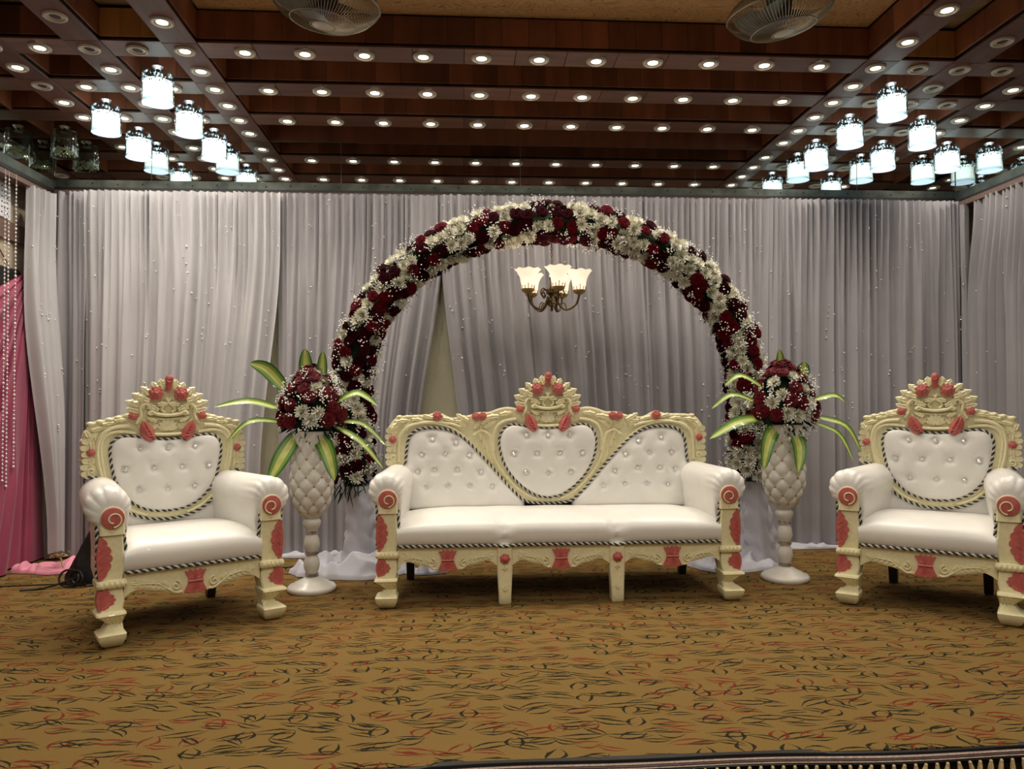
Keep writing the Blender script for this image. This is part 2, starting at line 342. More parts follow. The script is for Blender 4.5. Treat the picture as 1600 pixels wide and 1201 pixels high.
# ------------------------------------------------------------------ downlights
def lamp_light(parent, energy, z=-.02, col=(1, .905, .765), hall=False):
    ld = bpy.data.lights.get('added_hall_beam' if hall else 'downlight_beam')
    if not ld:
        ld = bpy.data.lights.new('added_hall_beam' if hall else 'downlight_beam', 'SPOT'); ld.energy = energy; ld.spot_size = math.radians(172 if hall else 138); ld.spot_blend = 1.0; ld.shadow_soft_size = .035; ld.color = col
    o = bpy.data.objects.new('beam', ld); COL.objects.link(o); o.parent = parent; o.location = (0, 0, z)
g = MB(); g.lathe([(.040, -.004), (.044, -.012), (.052, -.013), (.058, -.008), (.059, 0)], 22); RING = g.mesh('trim_ring', 'ring')
g = MB(); g.lathe([(.027, .0), (.030, -.007), (.036, -.007), (.041, -.003)], 20); RIN2 = g.mesh('inner_ring', 'ring')
g = MB(); g.lathe([(0, -.007), (.018, -.006), (.029, -.001)], 16); LON = g.mesh('lens', 'lamp_on'); g = MB(); g.lathe([(0, -.002), (.018, -.002), (.029, 0)], 16); LOFF = g.mesh('lens', 'lamp_off')
def downlight(x, y, on, label, group, hall=False):
    t = thing('downlight', label, 'downlight', (x, y, CZ - .003), 0, group)
    link('trim_ring', RING, t); link('inner_ring', RIN2, t); link('lens', LON if on else LOFF, t)
    if on: lamp_light(t, HALL_FILL_W if hall else SPOT_W, hall=hall)
X0, SX = .447, .3301
rn = ('front cross beam of the ceiling', 'middle cross beam of the ceiling', 'cross beam next to the mirror')
for k, y in enumerate(ROWS):
    for i in range(11): downlight(X0 + SX * (i - 5), y, True, 'lit round downlight in the ' + rn[k], 'downlights of the ' + rn[k])
HP = .2585
for nm, x in (('left', LX[0]), ('right', RX[0])):
    side = 'pink drape' if nm == 'left' else 'right armchair'
    for y in (3.30, 3.63, 3.97) + tuple(ROWS[0] + HP * m for m in range(6)):
        downlight(x, y, True, 'lit round downlight in the long inner beam on the %s side' % side, 'downlights of inner beam, %s side' % side)
for m in range(-2, 6):
    y = ROWS[0] + HP * m if m >= 0 else ROWS[0] + .355 * m
    downlight(LX[1], y, m > 0, ('lit' if m > 0 else 'unlit') + ' round downlight in the second long beam on the pink drape side', ('lit' if m > 0 else 'unlit') + ' downlights of second beam, pink drape side')
    downlight(RX[1], y, False, 'unlit round downlight in the second long beam on the right armchair side', 'unlit downlights of second beam, right armchair side')
for m in range(0, 6):
    y = ROWS[0] + HP * m
    downlight(LX[2], y, m != 2, ('lit' if m != 2 else 'unlit') + ' round downlight in the outermost long beam on the pink drape side', None if m == 2 else 'downlights of outer beam, pink drape side')
    downlight(RX[2], y, True, 'lit round downlight in the outermost long beam on the right armchair side', 'downlights of outer beam, right armchair side')
for k, y in enumerate(ROWS):
    for i in (0, 1):
        x = (LX[i] + LX[i + 1]) / 2; on = not (k == 0 and i == 0)
        downlight(x, y, on, ('lit' if on else 'unlit') + ' round downlight in a short side beam on the pink drape side', 'downlights of short side beams, pink drape side' if on else None)
        x = (RX[i] + RX[i + 1]) / 2
        downlight(x, y, False, 'unlit round downlight in a short side beam on the right armchair side', 'unlit downlights of short side beams, right armchair side')
# unseen ceiling over the hall: wide-beam downlights added to light the furniture fronts
for x, yh in [(X0 + SX * k, yy) for k in (-5, -3, -1, 1, 3, 5) for yy in (1.6, .4, -.8)]:
    downlight(x, yh, True, 'lit round downlight added over the hall to light the furniture fronts', 'added downlights over the hall floor', True)
for x in LX[:1] + RX[:1]:
    for y in (2.0, 2.6): downlight(x, y, True, 'lit round downlight in the beam over the stage front', 'downlights over the stage front')

# ------------------------------------------------------------------ pendants
def pendant_meshes():
    d = {}
    g = MB(); g.tube([(0, 0, .215), (0, 0, .42)], .0022, 5); d['cord'] = g.mesh('cord', 'rail_brown')
    g = MB(); g.lathe([(.034, .222), (.036, .218), (.012, .192), (.014, .186), (.03, .184), (.03, .178), (0, .178)], 16); g.lathe([(.0, .20), (.006, .20), (.006, .222), (.0, .222)], 8); d['cap'] = g.mesh('cap', 'chrome')
    g = MB(); g.lathe([(.088, .178), (.090, .172), (.090, .006), (.087, 0), (.086, .006), (.086, .172), (.088, .178)], 32); d['glass'] = g.mesh('glass_shade', 'clear_glass')
    g = MB(); g.lathe([(.0, .134), (.078, .132), (.081, .128), (.082, .020), (.080, .015)], 32); g.lathe([(.080, .015), (.0, .013)], 32); d['core'] = g.mesh('glowing_core', 'shade_on')
    g = MB(); g.lathe([(.083, .020), (.0855, .004), (.082, .002), (.0, .004)], 32); d['rim'] = g.mesh('lower_rim', 'shade_rim')
    random.seed(5); g = MB(); gw = MB()
    for i in range(170):
        a = random.random() * 2 * PI; z = random.uniform(.112, .168); r = .0825
        (g if random.random() < .55 else gw).ball((r * math.cos(a), r * math.sin(a), z), random.uniform(.003, .006), 6, 0, (1, 1, random.uniform(.8, 1.9)))
    d['fleck'] = g.mesh('crystal_drops', 'shade_fleck'); d['flecklit'] = gw.mesh('lit_crystals', 'shade_rim')
    g = MB()
    for i in range(110):
        a = random.random() * 2 * PI; z = random.uniform(.02, .075); r = .07 * math.sqrt(random.random()); g.ball((r * math.cos(a), r * math.sin(a), z * (1.1 - r * 5)), random.uniform(.004, .008), 6)
    d['beads'] = g.mesh('glass_beads', 'bead_off')
    return d
PD = pendant_meshes()
def pendant(x, y, on, label):
    t = thing('pendant_lamp', label, 'pendant lamp', (x, y, 2.873), 0, 'cylinder pendants hanging in the coffers')
    link('cord', PD['cord'], t); link('cap', PD['cap'], t); link('glass_shade', PD['glass'], t)
    if on: link('glowing_core', PD['core'], t); link('lower_rim', PD['rim'], t); stuff(link('crystal_drops', PD['fleck'], t)); stuff(link('lit_crystals', PD['flecklit'], t))
    else: stuff(link('glass_beads', PD['beads'], t))
PY = (4.575, 5.095, 5.60)
for side, xs in (('pink drape', (-1.785, -2.315, -2.83)), ('right armchair', (2.70, 3.225, 3.74))):
    for r in range(3):
        for c in range(r + 1):
            on = not (side == 'pink drape' and c == 2)
            lab = 'lit cylinder pendant on the %s side, ' % side + ('alone in the front coffer' if r == 0 else ('second row, ' if r == 1 else 'row beside mirror, ') + ('nearest the arch' if c == 0 else ('nearest the side wall' if c == r else 'middle of three')))
            if not on: lab = 'unlit clear glass cylinder pendant full of beads, beside the mirrored corner'
            pendant(xs[c], PY[r], on, lab)

# ------------------------------------------------------------------ cage fans
def cage_fan(x, y, z, rx, ry, label):
    t = thing('cage_fan', label, 'fan', (x, y, z)); t.rotation_euler = (rx, ry, 0)
    g = MB(); R = .265
    prof = [(.05, -.115), (.09, -.112), (.15, -.098), (.21, -.07), (.25, -.03), (R, .0), (.25, .035), (.20, .07), (.13, .095), (.06, .105)]
    pr = smooth_path([(a, 0, c) for a, c in prof], 3)
    for i in range(88):
        a = 2 * PI * i / 88; g.tube([(p.x * math.cos(a), p.x * math.sin(a), p.z) for p in pr], .0016, 3, caps=False)
    stuff(g.build('cage_wires', 'fan_wire', t))
    g = MB()
    for r, z_, tr in ((R, 0, .006), (.16, -.096, .0028), (.06, -.114, .003), (.16, .086, .003)): g.tube([(r * math.cos(2 * PI * k / 40), r * math.sin(2 * PI * k / 40), z_) for k in range(40)], tr, 6, closed=True)
    g.build('cage_rings', 'fan_wire', t)
    g = MB(); g.lathe([(0, -.119), (.05, -.117), (.056, -.112), (.05, -.109), (0, -.108)], 24); g.build('badge', 'ring', t)
    g = MB(); g.lathe([(0, -.05), (.05, -.045), (.06, .0), (.065, .10), (.05, .15), (0, .155)], 20); g.build('motor', 'fan_dark', t)
    for k in range(3):
        g = MB(); R_ = []
        for i in range(7):
            u = i / 6; r = lerp(.055, .235, u); wd = .5 + .25 * math.sin(PI * u); 
            R_.append([(r * math.cos(2 * PI * k / 3 + d), r * math.sin(2 * PI * k / 3 + d), -.02 + .035 * (d / .5)) for d in (-wd, -wd / 2, 0, wd / 2, wd)])
        g.rings(R_, close=False); g.build('blade', 'fan_blade', t)
    g = MB(); g.tube([(0, 0, .14), (0, 0, .24)], .014, 8); g.lathe([(.05, .232), (.05, .245), (0, .245)], 16); g.build('bracket', 'fan_dark', t)
cage_fan(-.66, 3.72, 3.06, math.radians(6), math.radians(7), 'wire cage fan under the plywood panel above the left vase')
cage_fan(1.62, 3.72, 3.085, math.radians(5), math.radians(-10), 'wire cage fan under the plywood panel above the right vase')

# ------------------------------------------------------------------ drapes
def pattern(n, seed):
    random.seed(seed); a = [((1 if i % 2 else -1) * random.uniform(.35, 1.0)) for i in range(n + 3)]
    pos = [0]
    for i in range(n + 2): pos.append(pos[-1] + random.uniform(.45, 1.6))
    tot = pos[n]
    def f(s):
        x = s * tot; lo, hi = 0, n + 1
        while hi - lo > 1:
            mid = (lo + hi) // 2
            if pos[mid] <= x: lo = mid
            else: hi = mid
        t = (x - pos[lo]) / (pos[lo + 1] - pos[lo]); t = .5 - .5 * math.cos(PI * t); return lerp(a[lo], a[lo + 1], t)
    return f
def drape(name, label, lf, rf, z0, z1, amp, seed, nrm, m='curtain', group=None, rows=22, sway=.02, folds=1.0, seq=0):
    """lf(t)/rf(t): plan position (x,y) of the edges, t=0 top, t=1 hem"""
    W = math.dist(lf(.3), rf(.3)); W = max(W, math.dist(lf(0), rf(0))); ns = int(W / .0085) + 4
    f1 = pattern(max(5, int(W / .024 * folds)), seed); f2 = pattern(max(4, int(W / .055 * folds)), seed + 1); f3 = pattern(max(3, int(W / .2)), seed + 2)
    nx, ny = nrm; R = []
    for j in range(rows + 1):
        t = j / rows; z = lerp(z0, z1, t); A = lf(t); B = rf(t); wlow = sstep(.03, .42, t); row = []
        for i in range(ns + 1):
            s = i / ns; sd = s + sway * .4 * math.sin(PI * s) * f3(s) * t * .3
            d = 1.55 * amp * (lerp(.42, .0, wlow) * f1(sd) + lerp(.12, 1.0, wlow) * (.62 * f2(sd) + .42 * f3(min(1, max(0, sd + .03 * t)))) + lerp(.18, .12, t) * f1(sd))
            row.append((lerp(A[0], B[0], s) + nx * d + ny * d * .25 * f3(s), lerp(A[1], B[1], s) + ny * d, z + (.012 * f2(s) if j == rows else 0)))
        R.append(row)
    g = MB(); g.rings(R, close=False); o = tag(g.build(name, m, auto=80), label, 'drape', group)
    if seq:
        random.seed(seed + 9); g = MB()
        for k in range(seq):
            cx = random.random(); ct = random.uniform(.03, .75) ** 1.2
            for e in range(random.choice((1, 1, 2, 3))):
                s = min(.99, max(.01, cx + random.gauss(0, .012))); t = min(.97, max(.02, ct + random.gauss(0, .02)))
                p = R[int(t * rows)][int(s * ns)]; p2 = R[min(rows, int(t * rows) + 1)][int(s * ns)]; u = t * rows - int(t * rows)
                g.ico((lerp(p[0], p2[0], u) + nx * .006, lerp(p[1], p2[1], u) + ny * .006, lerp(p[2], p2[2], u)), random.uniform(.004, .0075))
        stuff(g.build('sequins', 'sequin', o))
    return o
YC = 5.64; TZ = 2.645
gd = 'grey drapes along the back wall'
drape('drape', 'narrow grey drape filling the left back corner', lambda t: (XL + .0, YC + .03), lambda t: (-2.69, YC + .02), TZ, .02, .03, 11, (0, -1), 'curtain', gd, seq=14)
drape('drape', 'wide grey drape behind the left armchair', lambda t: (-2.71 + .02 * t, YC - .02), lambda t: (-1.318 - .14 * sstep(.15, .8, t), YC - .02), TZ, .02, .034, 21, (0, -1), 'curtain_pale_lit', gd, seq=60)
drape('drape', 'grey drape behind the left vase, its edge pulled back from a pale gap', lambda t: (-1.335, YC), lambda t: (-.13 - .20 * sstep(.10, .75, t), YC + .01), TZ, .012, .036, 31, (0, -1), 'curtain', gd, seq=40)
drape('drape', 'broad grey drape behind the sofa and chandelier', lambda t: (-.155 + .15 * sstep(.10, .8, t), YC - .015), lambda t: (2.33 - .03 * t, YC), TZ, .012, .036, 41, (0, -1), 'curtain', gd, seq=75)
drape('drape', 'grey drape behind the right armchair', lambda t: (2.32 - .03 * t, YC - .03), lambda t: (XR - .05, YC - .01), TZ, .015, .034, 51, (0, -1), 'curtain', gd, seq=60)
gs = 'grey drapes along the side walls'
drape('drape', 'grey drape hanging on the left side wall next to the pink drape', lambda t: (XL + .045 + .08 * sstep(.3, 1, t), 5.37 + .20 * sstep(.15, 1, t)), lambda t: (XL + .10 + .08 * sstep(.1, .7, t), YC - .02), 2.608, .07, .030, 61, (1, -.2), 'curtain_pale_lit', gs, seq=16)
drape('drape', 'narrow grey drape on the right side wall at the back corner', lambda t: (XR - .06, YC - .03), lambda t: (XR - .06 - .03 * t, 5.53 + .02 * t), 2.608, .015, .028, 71, (-1, 0), 'curtain', gs, seq=8)
drape('drape', 'wide grey drape on the right side wall', lambda t: (XR - .05 - .03 * t, 5.47 + .10 * sstep(0, .3, t)), lambda t: (XR - .06, 3.9), 2.608, .015, .034, 81, (-1, 0), 'curtain', gs, seq=40)

# pink drape: swagged from a hook, folds fan out to the floor
R = []; NSW, NTW = 170, 36; fp = pattern(30, 101); fq = pattern(11, 103); HK = Vector((-3.02, 5.56, 2.08))
for i in range(NSW + 1):
    s = i / NSW; row = []
    if s < .38: E_ = Vector((-3.02, 4.35, lerp(1.72, .012, s / .38)))
    else: E_ = Vector((lerp(-3.0, -3.0, (s - .38) / .62), lerp(4.35, 5.70, (s - .38) / .62), .012))
    for j in range(NTW + 1):
        t = j / NTW; p = HK.lerp(E_, t); p.z -= .10 * math.sin(PI * t) * (1 - s); k = t ** .5 * (1 - .6 * s ** 6)
        d = .085 * k * (.50 * fp(s) + .75 * fq(min(1, s + .05 * t))) + .05 * math.sin(PI * min(1, t * .9)) * (1 - s ** 3)
        p.y -= .5 * d; lim = -3.0 + .16 * sstep(5.42, 5.10, p.y) * t; p.x = min(lim, max(-3.028, p.x + .85 * d))
        row.append(p)
    R.append(row)
g = MB(); g.rings(R, close=False); tag(g.build('pink_drape', 'pink', auto=80), 'deep pink satin drape swagged at the left edge of the stage', 'drape')
for i, (y, z0, z1) in enumerate(((5.12, 2.60, .62), (5.16, 2.60, .58), (5.24, 2.585, .70))):
    t = thing('bead_string', ('pearl bead string hanging before the pink drape, ') + ('beside the grille edge', 'middle of three', 'closest to the grey drape')[i], 'bead string', (-2.945, y - .02, z1), 0, 'bead strings')
    g = MB(); g.tube([(0, 0, 0), (0, 0, z0 - z1 + .06)], .0012, 4); g.build('thread', 'pearl', t)
    g = MB(); n = int((z0 - z1) / .026)
    for k in range(n): g.ball((0, 0, k * (z0 - z1) / n), .0065 if k % 6 else .009, 6)
    stuff(g.build('beads', 'pearl', t))
# things on the left wall
t = thing('vent_grille', 'white perforated air vent set high on the left wall', 'vent', (-3.06, 4.92, 2.36))
g = MB(); g.box(0, .012, -.3, .42, 0, .22); g.build('panel', 'grille', t, False)
g = MB()
for a in range(22):
    for c in range(6): g.lathe([(.0, 0), (.006, 0)], 6, (0, 0, 0)) if False else g.ball((.012, -.27 + a * .031, .03 + c * .035), .006, 6)
stuff(g.build('holes', 'ledge_dark', t))
g = MB(); g.box(-3.06, -3.04, 3.0, 5.60, 2.22, 2.34); struct(g.build('trim_3', 'rail_brown', smooth=False), 'brown wooden band on the left wall')
t = thing('wall_box', 'black box mounted on the left wall behind the pink drape', 'box', (-3.06, 5.05, 1.55))
g = MB(); g.rings([[(0, -.50 + i, k), (.024 - i * .3, -.50 + i, k), (.024 - i * .3, .40 - i, k), (0, .40 - i, k)] for k, i in ((0, .02), (.02, 0), (.46, 0), (.48, .02))]); g.build('cabinet', 'black_fabric', t, False)
g = MB(); g.box(.024, .026, -.46, .36, .04, .44); g.build('front_grille', 'cable', t, False)
g = MB(); g.tube(smooth_path([(-3.05, 5.14, 2.23), (-3.05, 5.20, 2.16), (-3.05, 5.31, 2.06), (-3.05, 5.36, 2.01)], 6), .004, 6); tag(g.build('wall_cable', 'cable'), 'thin dark cable running down the left wall', 'cable')

# ------------------------------------------------------------------ flowers
def mum_mesh():
    g = MB(); random.seed(3)
    for n, ln, el, rb, w_ in ((16, .052, 2, .006, .0062), (16, .049, 22, .006, .006), (14, .042, 42, .005, .0058), (12, .034, 60, .004, .0055), (8, .025, 76, .003, .005)):
        for k in range(n):
            a = 2 * PI * (k + random.uniform(-.25, .25)) / n; e = math.radians(el + random.uniform(-8, 8)); L_ = ln * random.uniform(.85, 1.1)
            d = Vector((math.cos(a), math.sin(a), 0)); s = Vector((-math.sin(a), math.cos(a), 0)); P = []
            for u, wd in ((0, .4), (.45, 1), (.85, .8), (1, .25)):
                c = d * (rb + L_ * u * math.cos(e)) + Vector((0, 0, L_ * u * math.sin(e) + .012 * u * u)); hw = w_ * wd
                P.append([c - s * hw, c + Vector((0, 0, -.0025)), c + s * hw])
            g.rings(P, close=False)
    g.ball((0, 0, .018), .009, 8, 1)
    g.lathe([(0, -.03), (.004, -.02), (.014, 0), (.006, .006)], 8, mi=2)
    return g.mesh('chrysanthemum', ['mum_white', 'mum_core', 'foliage'])
def rose_mesh(m):
    g = MB(); random.seed(8)
    for n, r0, r1, h, tw in ((5, .020, .046, .030, 0), (5, .017, .036, .040, .6), (4, .012, .025, .045, .2), (3, .006, .014, .046, .9)):
        for k in range(n):
            a0 = 2 * PI * k / n + tw; hw = 2.5 * PI / n / 2; P = []
            for u in (0, .35, .7, 1):
                rr = lerp(r0 * .5, r1, u ** .8) + (.004 if u == 1 else 0); z = h * math.sin(u * PI / 2) - (.004 if u == 1 else 0)
                P.append([((rr + .002 * abs(d)) * math.cos(a0 + d * hw), (rr + .002 * abs(d)) * math.sin(a0 + d * hw), z - .006 * abs(d) ** 2 * u) for d in (-1, -.5, 0, .5, 1)])
            g.rings(P, close=False)
    g.lathe([(0, .042), (.006, .043), (.010, .034), (.004, .02)], 8)
    g.lathe([(0, -.03), (.004, -.02), (.016, .0), (.020, .008)], 8, mi=1)
    return g.mesh('rose', [m, 'foliage'])
MUM = mum_mesh(); ROSE = rose_mesh('rose_red'); ROSED = rose_mesh('rose_dark'); ROSEF = rose_mesh('rose_fresh')
def flower(kind, me, parent, p, n, sc, spin):
    q = Vector(n).to_track_quat('Z', 'Y') @ Quaternion((0, 0, 1), spin)
    return link(kind, me, parent, Matrix.Translation(p) @ q.to_matrix().to_4x4() @ Matrix.Scale(sc, 4))
def leaflets(g, p, n, ln, wd, mi=0, droop=.2):
    n = Vector(n).normalized(); s = n.orthogonal().normalized(); s = Quaternion(n, random.random() * 6.28) @ s; p = Vector(p); P = []
    for u, w_ in ((0, .15), (.4, 1), (.8, .6), (1, .05)):
        c = p + n * ln * u + Vector((0, 0, -droop * ln * u * u)); P.append([c - s * wd * w_, c + n.cross(s) * wd * .3, c + s * wd * w_])
    g.rings(P, mi, close=False)
def sprig(g, p, n, ln, k=9):
    p = Vector(p); n = Vector(n).normalized()
    for i in range(k):
        d = (n + Vector((random.gauss(0, .45), random.gauss(0, .45), random.gauss(0, .45)))).normalized(); e = p + d * ln * random.uniform(.55, 1.1)
        g.ico(e, random.uniform(.0035, .0058)); 
        if i % 3 == 0: g.tube([p, e], .0008, 3, 1, caps=False)

# ------------------------------------------------------------------ flower arch
AY = 5.10; ACX, ACZ, AA, AB_ = .607, 1.226, 1.333, 1.093
def arch_pt(u):
    """u 0..1 along the centre line, left foot to right foot"""
    leg = .62; half = 3.82; tot = half + 2 * leg; d = u * tot
    if d < leg: k = 1 - d / leg; return Vector((ACX - AA + .012 * k, AY, ACZ - leg * k))
    if d > leg + half: k = (d - leg - half) / leg; return Vector((ACX + AA + .012 * k, AY, ACZ - leg * k))
    a = PI - PI * (d - leg) / half
    return Vector((ACX + AA * math.cos(a), AY, ACZ + AB_ * math.sin(a)))
arch = thing('flower_arch', 'tall arch of dark red roses and white chrysanthemums behind the sofa', 'flower arch', (ACX, AY, 0))
def AL(p): return Vector(p) - Vector((ACX, AY, 0))
g = MB(); pth = [AL(arch_pt(i / 80)) for i in range(81)]; pth = [Vector((pth[0].x, 0, .02))] + pth + [Vector((pth[-1].x, 0, .02))]
g.tube(pth, .022, 8); g.build('arch_frame', 'dark_leg', arch)
g = MB(); g.tube([AL(arch_pt(i / 90)) for i in range(91)], lambda u: .085 + .012 * math.sin(u * 140), 12); random.seed(17)
def arch_frame_at(u):
    p = arch_pt(u); tg = (arch_pt(min(1, u + .004)) - arch_pt(max(0, u - .004))).normalized(); out = Vector((-tg.z, 0, tg.x)); return p, tg, out
for i in range(900):
    u = random.random(); p, tg, out = arch_frame_at(u); a = random.uniform(0, 2 * PI); n = Vector((0, -1, 0)) * math.cos(a) + out * math.sin(a)
    leaflets(g, AL(p + n * .08), (n + tg * random.uniform(-.8, .8)).normalized(), random.uniform(.04, .085), random.uniform(.006, .013))
for i in range(140):
    leaflets(g, AL(arch_pt(0) + Vector((random.gauss(0, .05), random.gauss(0, .05), random.uniform(-.08, .05)))), (random.gauss(0, .5), random.gauss(0, .5), -.8), random.uniform(.05, .11), .005)
stuff(g.build('foliage', 'foliage', arch))
random.seed(23); NR = 72; cnt = 0; gy = MB()
for i in range(NR):
    u0 = (i + .5) / NR
    for j, a in enumerate((-1.75, -1.02, -.34, .34, 1.02, 1.75, 2.7)):
        if j == 6 and i % 2: continue
        u = min(1, max(0, u0 + (.5 if j % 2 else 0) / NR + random.uniform(-.0035, .0035))); aa = a + random.uniform(-.16, .16)
        p, tg, out = arch_frame_at(u); n = (Vector((0, -1, 0)) * math.cos(aa) + out * math.sin(aa)); rad = random.uniform(.100, .120)
        if abs(aa) > 1.3: rad -= .006
        nn = (n + Vector((0, -.25, -.05)) + Vector((random.gauss(0, .18), random.gauss(0, .18), random.gauss(0, .18)))).normalized()
        cl = noise.noise(Vector((u * 34, aa * 2.2, 1.3))) + random.uniform(-.75, .75)
        inner = out.dot(Vector((ACX, AY, ACZ)) - p) * math.sin(aa) > 0
        if cl > (.14 if inner and abs(aa) > 1.2 else -.10): flower('chrysanthemum', MUM, arch, AL(p + n * rad), nn, random.uniform(.76, .97), random.random() * 6)
        else: flower('rose', ROSED if random.random() < .5 else ROSE, arch, AL(p + n * rad), nn, random.uniform(.78, .98), random.random() * 6)
        cnt += 1
for i in range(330):
    u = random.random(); p, tg, out = arch_frame_at(u); a = random.uniform(-1.9, 1.9); n = Vector((0, -1, 0)) * math.cos(a) + out * math.sin(a)
    sprig(gy, AL(p + n * .11), n + tg * random.uniform(-.5, .5), random.uniform(.045, .085), 11)
stuff(gy.build('babys_breath', ['gyp', 'foliage'], arch))
# cloth bound round the arch foot
for sx, lab in ((-1, 'foot_wrap'), (1, 'foot_wrap')):
    p0 = AL(arch_pt(0 if sx < 0 else 1)); g = MB(); R = []; random.seed(40 + sx)
    for j in range(49):
        t = j / 48; z = lerp(.56, .0, t); r = lerp(.075, .125, t ** 1.5) + (.02 if j == 48 else 0)
        R.append([(p0.x + .035 + .03 * t + r * (1 + .16 * math.sin(5 * a_ + 3 * t) + .10 * math.sin(11 * a_ - 5 * t) + .22 * noise.noise(Vector((3 * math.cos(a_), 3 * math.sin(a_), 9 * t + sx))) + .12 * abs(math.sin(14 * t + 2 * math.sin(a_ * 2)))) * math.cos(a_), r * (1 + .2 * math.sin(4 * a_ + 2)) * math.sin(a_), z) for a_ in [2 * PI * k / 40 for k in range(40)]])
    g.rings(R); g.build(lab, 'white_cloth', arch, auto=70)

# ------------------------------------------------------------------ heaps of cloth
def heap(name, label, x, y, rx, ry, h, m, seed, rz=0, loosen=1.0):
    g = MB(); R = []; nt, na = 44, 170
    for j in range(nt + 1):
        t = j / nt; row = []
        for i in range(na):
            a = 2 * PI * i / na; e = 1 + .22 * noise.noise(Vector((math.cos(a) * 1.3, math.sin(a) * 1.3, seed))) + .07 * noise.noise(Vector((math.cos(a) * 5, math.sin(a) * 5, seed + 4)))
            px, py = rx * e * t * math.cos(a), ry * e * t * math.sin(a)
            q = Vector((px * 5.5, py * 5.5, seed)); w1 = noise.noise(q * .8) ; w2 = noise.noise(q + Vector((w1 * 1.6, 3, 0)))
            rg = 1 - abs(noise.noise(Vector((px * 9 + w1 * 2.4, py * 9 - w1 * 2, seed + 7)))) * 2.2
            tri = lambda v: abs((v % 1.0) * 2 - 1); w3 = noise.noise(Vector((px * 3.1, py * 3.1, seed + 2))); al = 1.6 * w3 + seed; r2 = tri((px * math.cos(al) + py * math.sin(al)) * 7 + 1.3 * w1) - .5; rg = tri((px * math.cos(al + 1.2) + py * math.sin(al + 1.2)) * 4.2 + 1.1 * w2) - .5
            hh = h * (max(0, 1 - t ** 2.6)) ** .6 * (.50 + .60 * w2) + (.085 * loosen * rg + .045 * min(1, loosen) * r2) * (1 - t ** 5)
            row.append((px, py, max(.004, hh + .012) if j < nt else .002))
        R.append(row)
    g.rings(R, caps=False); o = g.build(name, m, auto=75); o.location = (x, y, .002); o.rotation_euler = (0, 0, rz); return tag(o, label, 'cloth')
heap('cloth_heap', 'crumpled white cloth heaped at the arch foot beside the left vase', -.72, 5.10, .42, .26, .15, 'white_cloth', 3.1)
heap('cloth_heap', 'small white cloth lying under the sofa near its left end', -.24, 5.02, .16, .09, .06, 'white_cloth', 5.7)
heap('cloth_heap', 'crumpled white cloth on the carpet between sofa and right vase', 1.79, 5.06, .30, .24, .12, 'white_cloth', 8.2)
heap('pink_cloth_heap', 'crumpled light pink cloth on the carpet below the grey drape', -2.66, 5.32, .29, .17, .12, 'pink_light', 12.4, .1, .5)
heap('cloth_heap', 'trailing white hem bunched on the floor behind the left vase', -1.12, 5.60, .30, .05, .05, 'white_cloth', 15.2, 0, .3)
heap('cloth_heap', 'trailing white hem bunched on the floor behind the right vase', 2.45, 5.58, .46, .05, .05, 'white_cloth', 18.9, 0, .3)
t = thing('dried_flower', 'withered brown flower lying on the light pink cloth', 'dried flower', (-2.66, 5.22, .10)); random.seed(77); g = MB()
for i in range(46): leaflets(g, (random.gauss(0, .025), random.gauss(0, .03), random.uniform(0, .02)), (random.gauss(0, 1), random.gauss(0, 1), random.uniform(.1, 1)), random.uniform(.02, .045), .006)
g.build('petals', 'dry_flower', t); g = MB(); g.tube([(0, 0, .01), (.05, -.05, .0), (.09, -.11, -.04)], .004, 5); g.build('stem', 'dry_flower', t)
# black bag and cables
t = thing('black_bag', 'black fabric bag slumped behind the left armchair', 'bag', (-2.34, 4.95, 0)); g = MB(); R = []
for j in range(17):
    k = j / 16; z = .36 * k; wx = lerp(.115, .055, k ** 1.4); wy = lerp(.10, .05, k); cx = .10 * k ** 1.2
    R.append([(cx + wx * (1 + .06 * math.sin(7 * a_ + 9 * k)) * (abs(math.cos(a_)) ** .6) * (1 if math.cos(a_) > 0 else -1), wy * (1 + .07 * math.sin(5 * a_ + 14 * k)) * (abs(math.sin(a_)) ** .6) * (1 if math.sin(a_) > 0 else -1), z) for a_ in [2 * PI * i / 32 for i in range(32)]])
g.rings(R); g.build('bag_body', 'black_fabric', t, auto=70)
g = MB(); g.tube(smooth_path([(.04, -.05, .35), (.06, -.085, .43), (.14, -.085, .43), (.15, -.05, .35)], 6), .008, 6); g.build('handle', 'cable', t)
g = MB(); loops = []
for k in range(44):
    a = k * .42; loops.append((-2.40 + .055 * math.cos(a) + .002 * k, 4.80 + .03 * math.sin(a * .9), .055 + .045 * math.sin(a)))
g.tube(smooth_path([(-2.62, 4.72, .006), (-2.5, 4.76, .008)] + loops + [(-2.28, 4.80, .01), (-2.2, 4.83, .01)], 3), .0065, 6); tag(g.build('coiled_cable', 'cable'), 'coil of thick black cable on the carpet beside the black bag', 'cable')
g = MB(); g.tube(smooth_path([(-3.0, 4.86, .006), (-2.8, 4.84, .006), (-2.6, 4.86, .006), (-2.42, 4.88, .006), (-2.3, 4.93, .008)], 6), .004, 6); tag(g.build('floor_cable', 'cable'), 'thin cable lying across the carpet towards the black bag', 'cable')
g = MB(); g.tube(smooth_path([(-1.05, 5.28, .005), (-.9, 5.22, .005), (-.75, 5.26, .005)], 6), .005, 6); g.tube(smooth_path([(-1.5, 5.20, .005), (-1.2, 5.24, .005), (-1.05, 5.28, .005)], 6), .005, 6)
tag(g.build('floor_cable', 'cable'), 'thin dark cable on the carpet behind the left vase', 'cable')

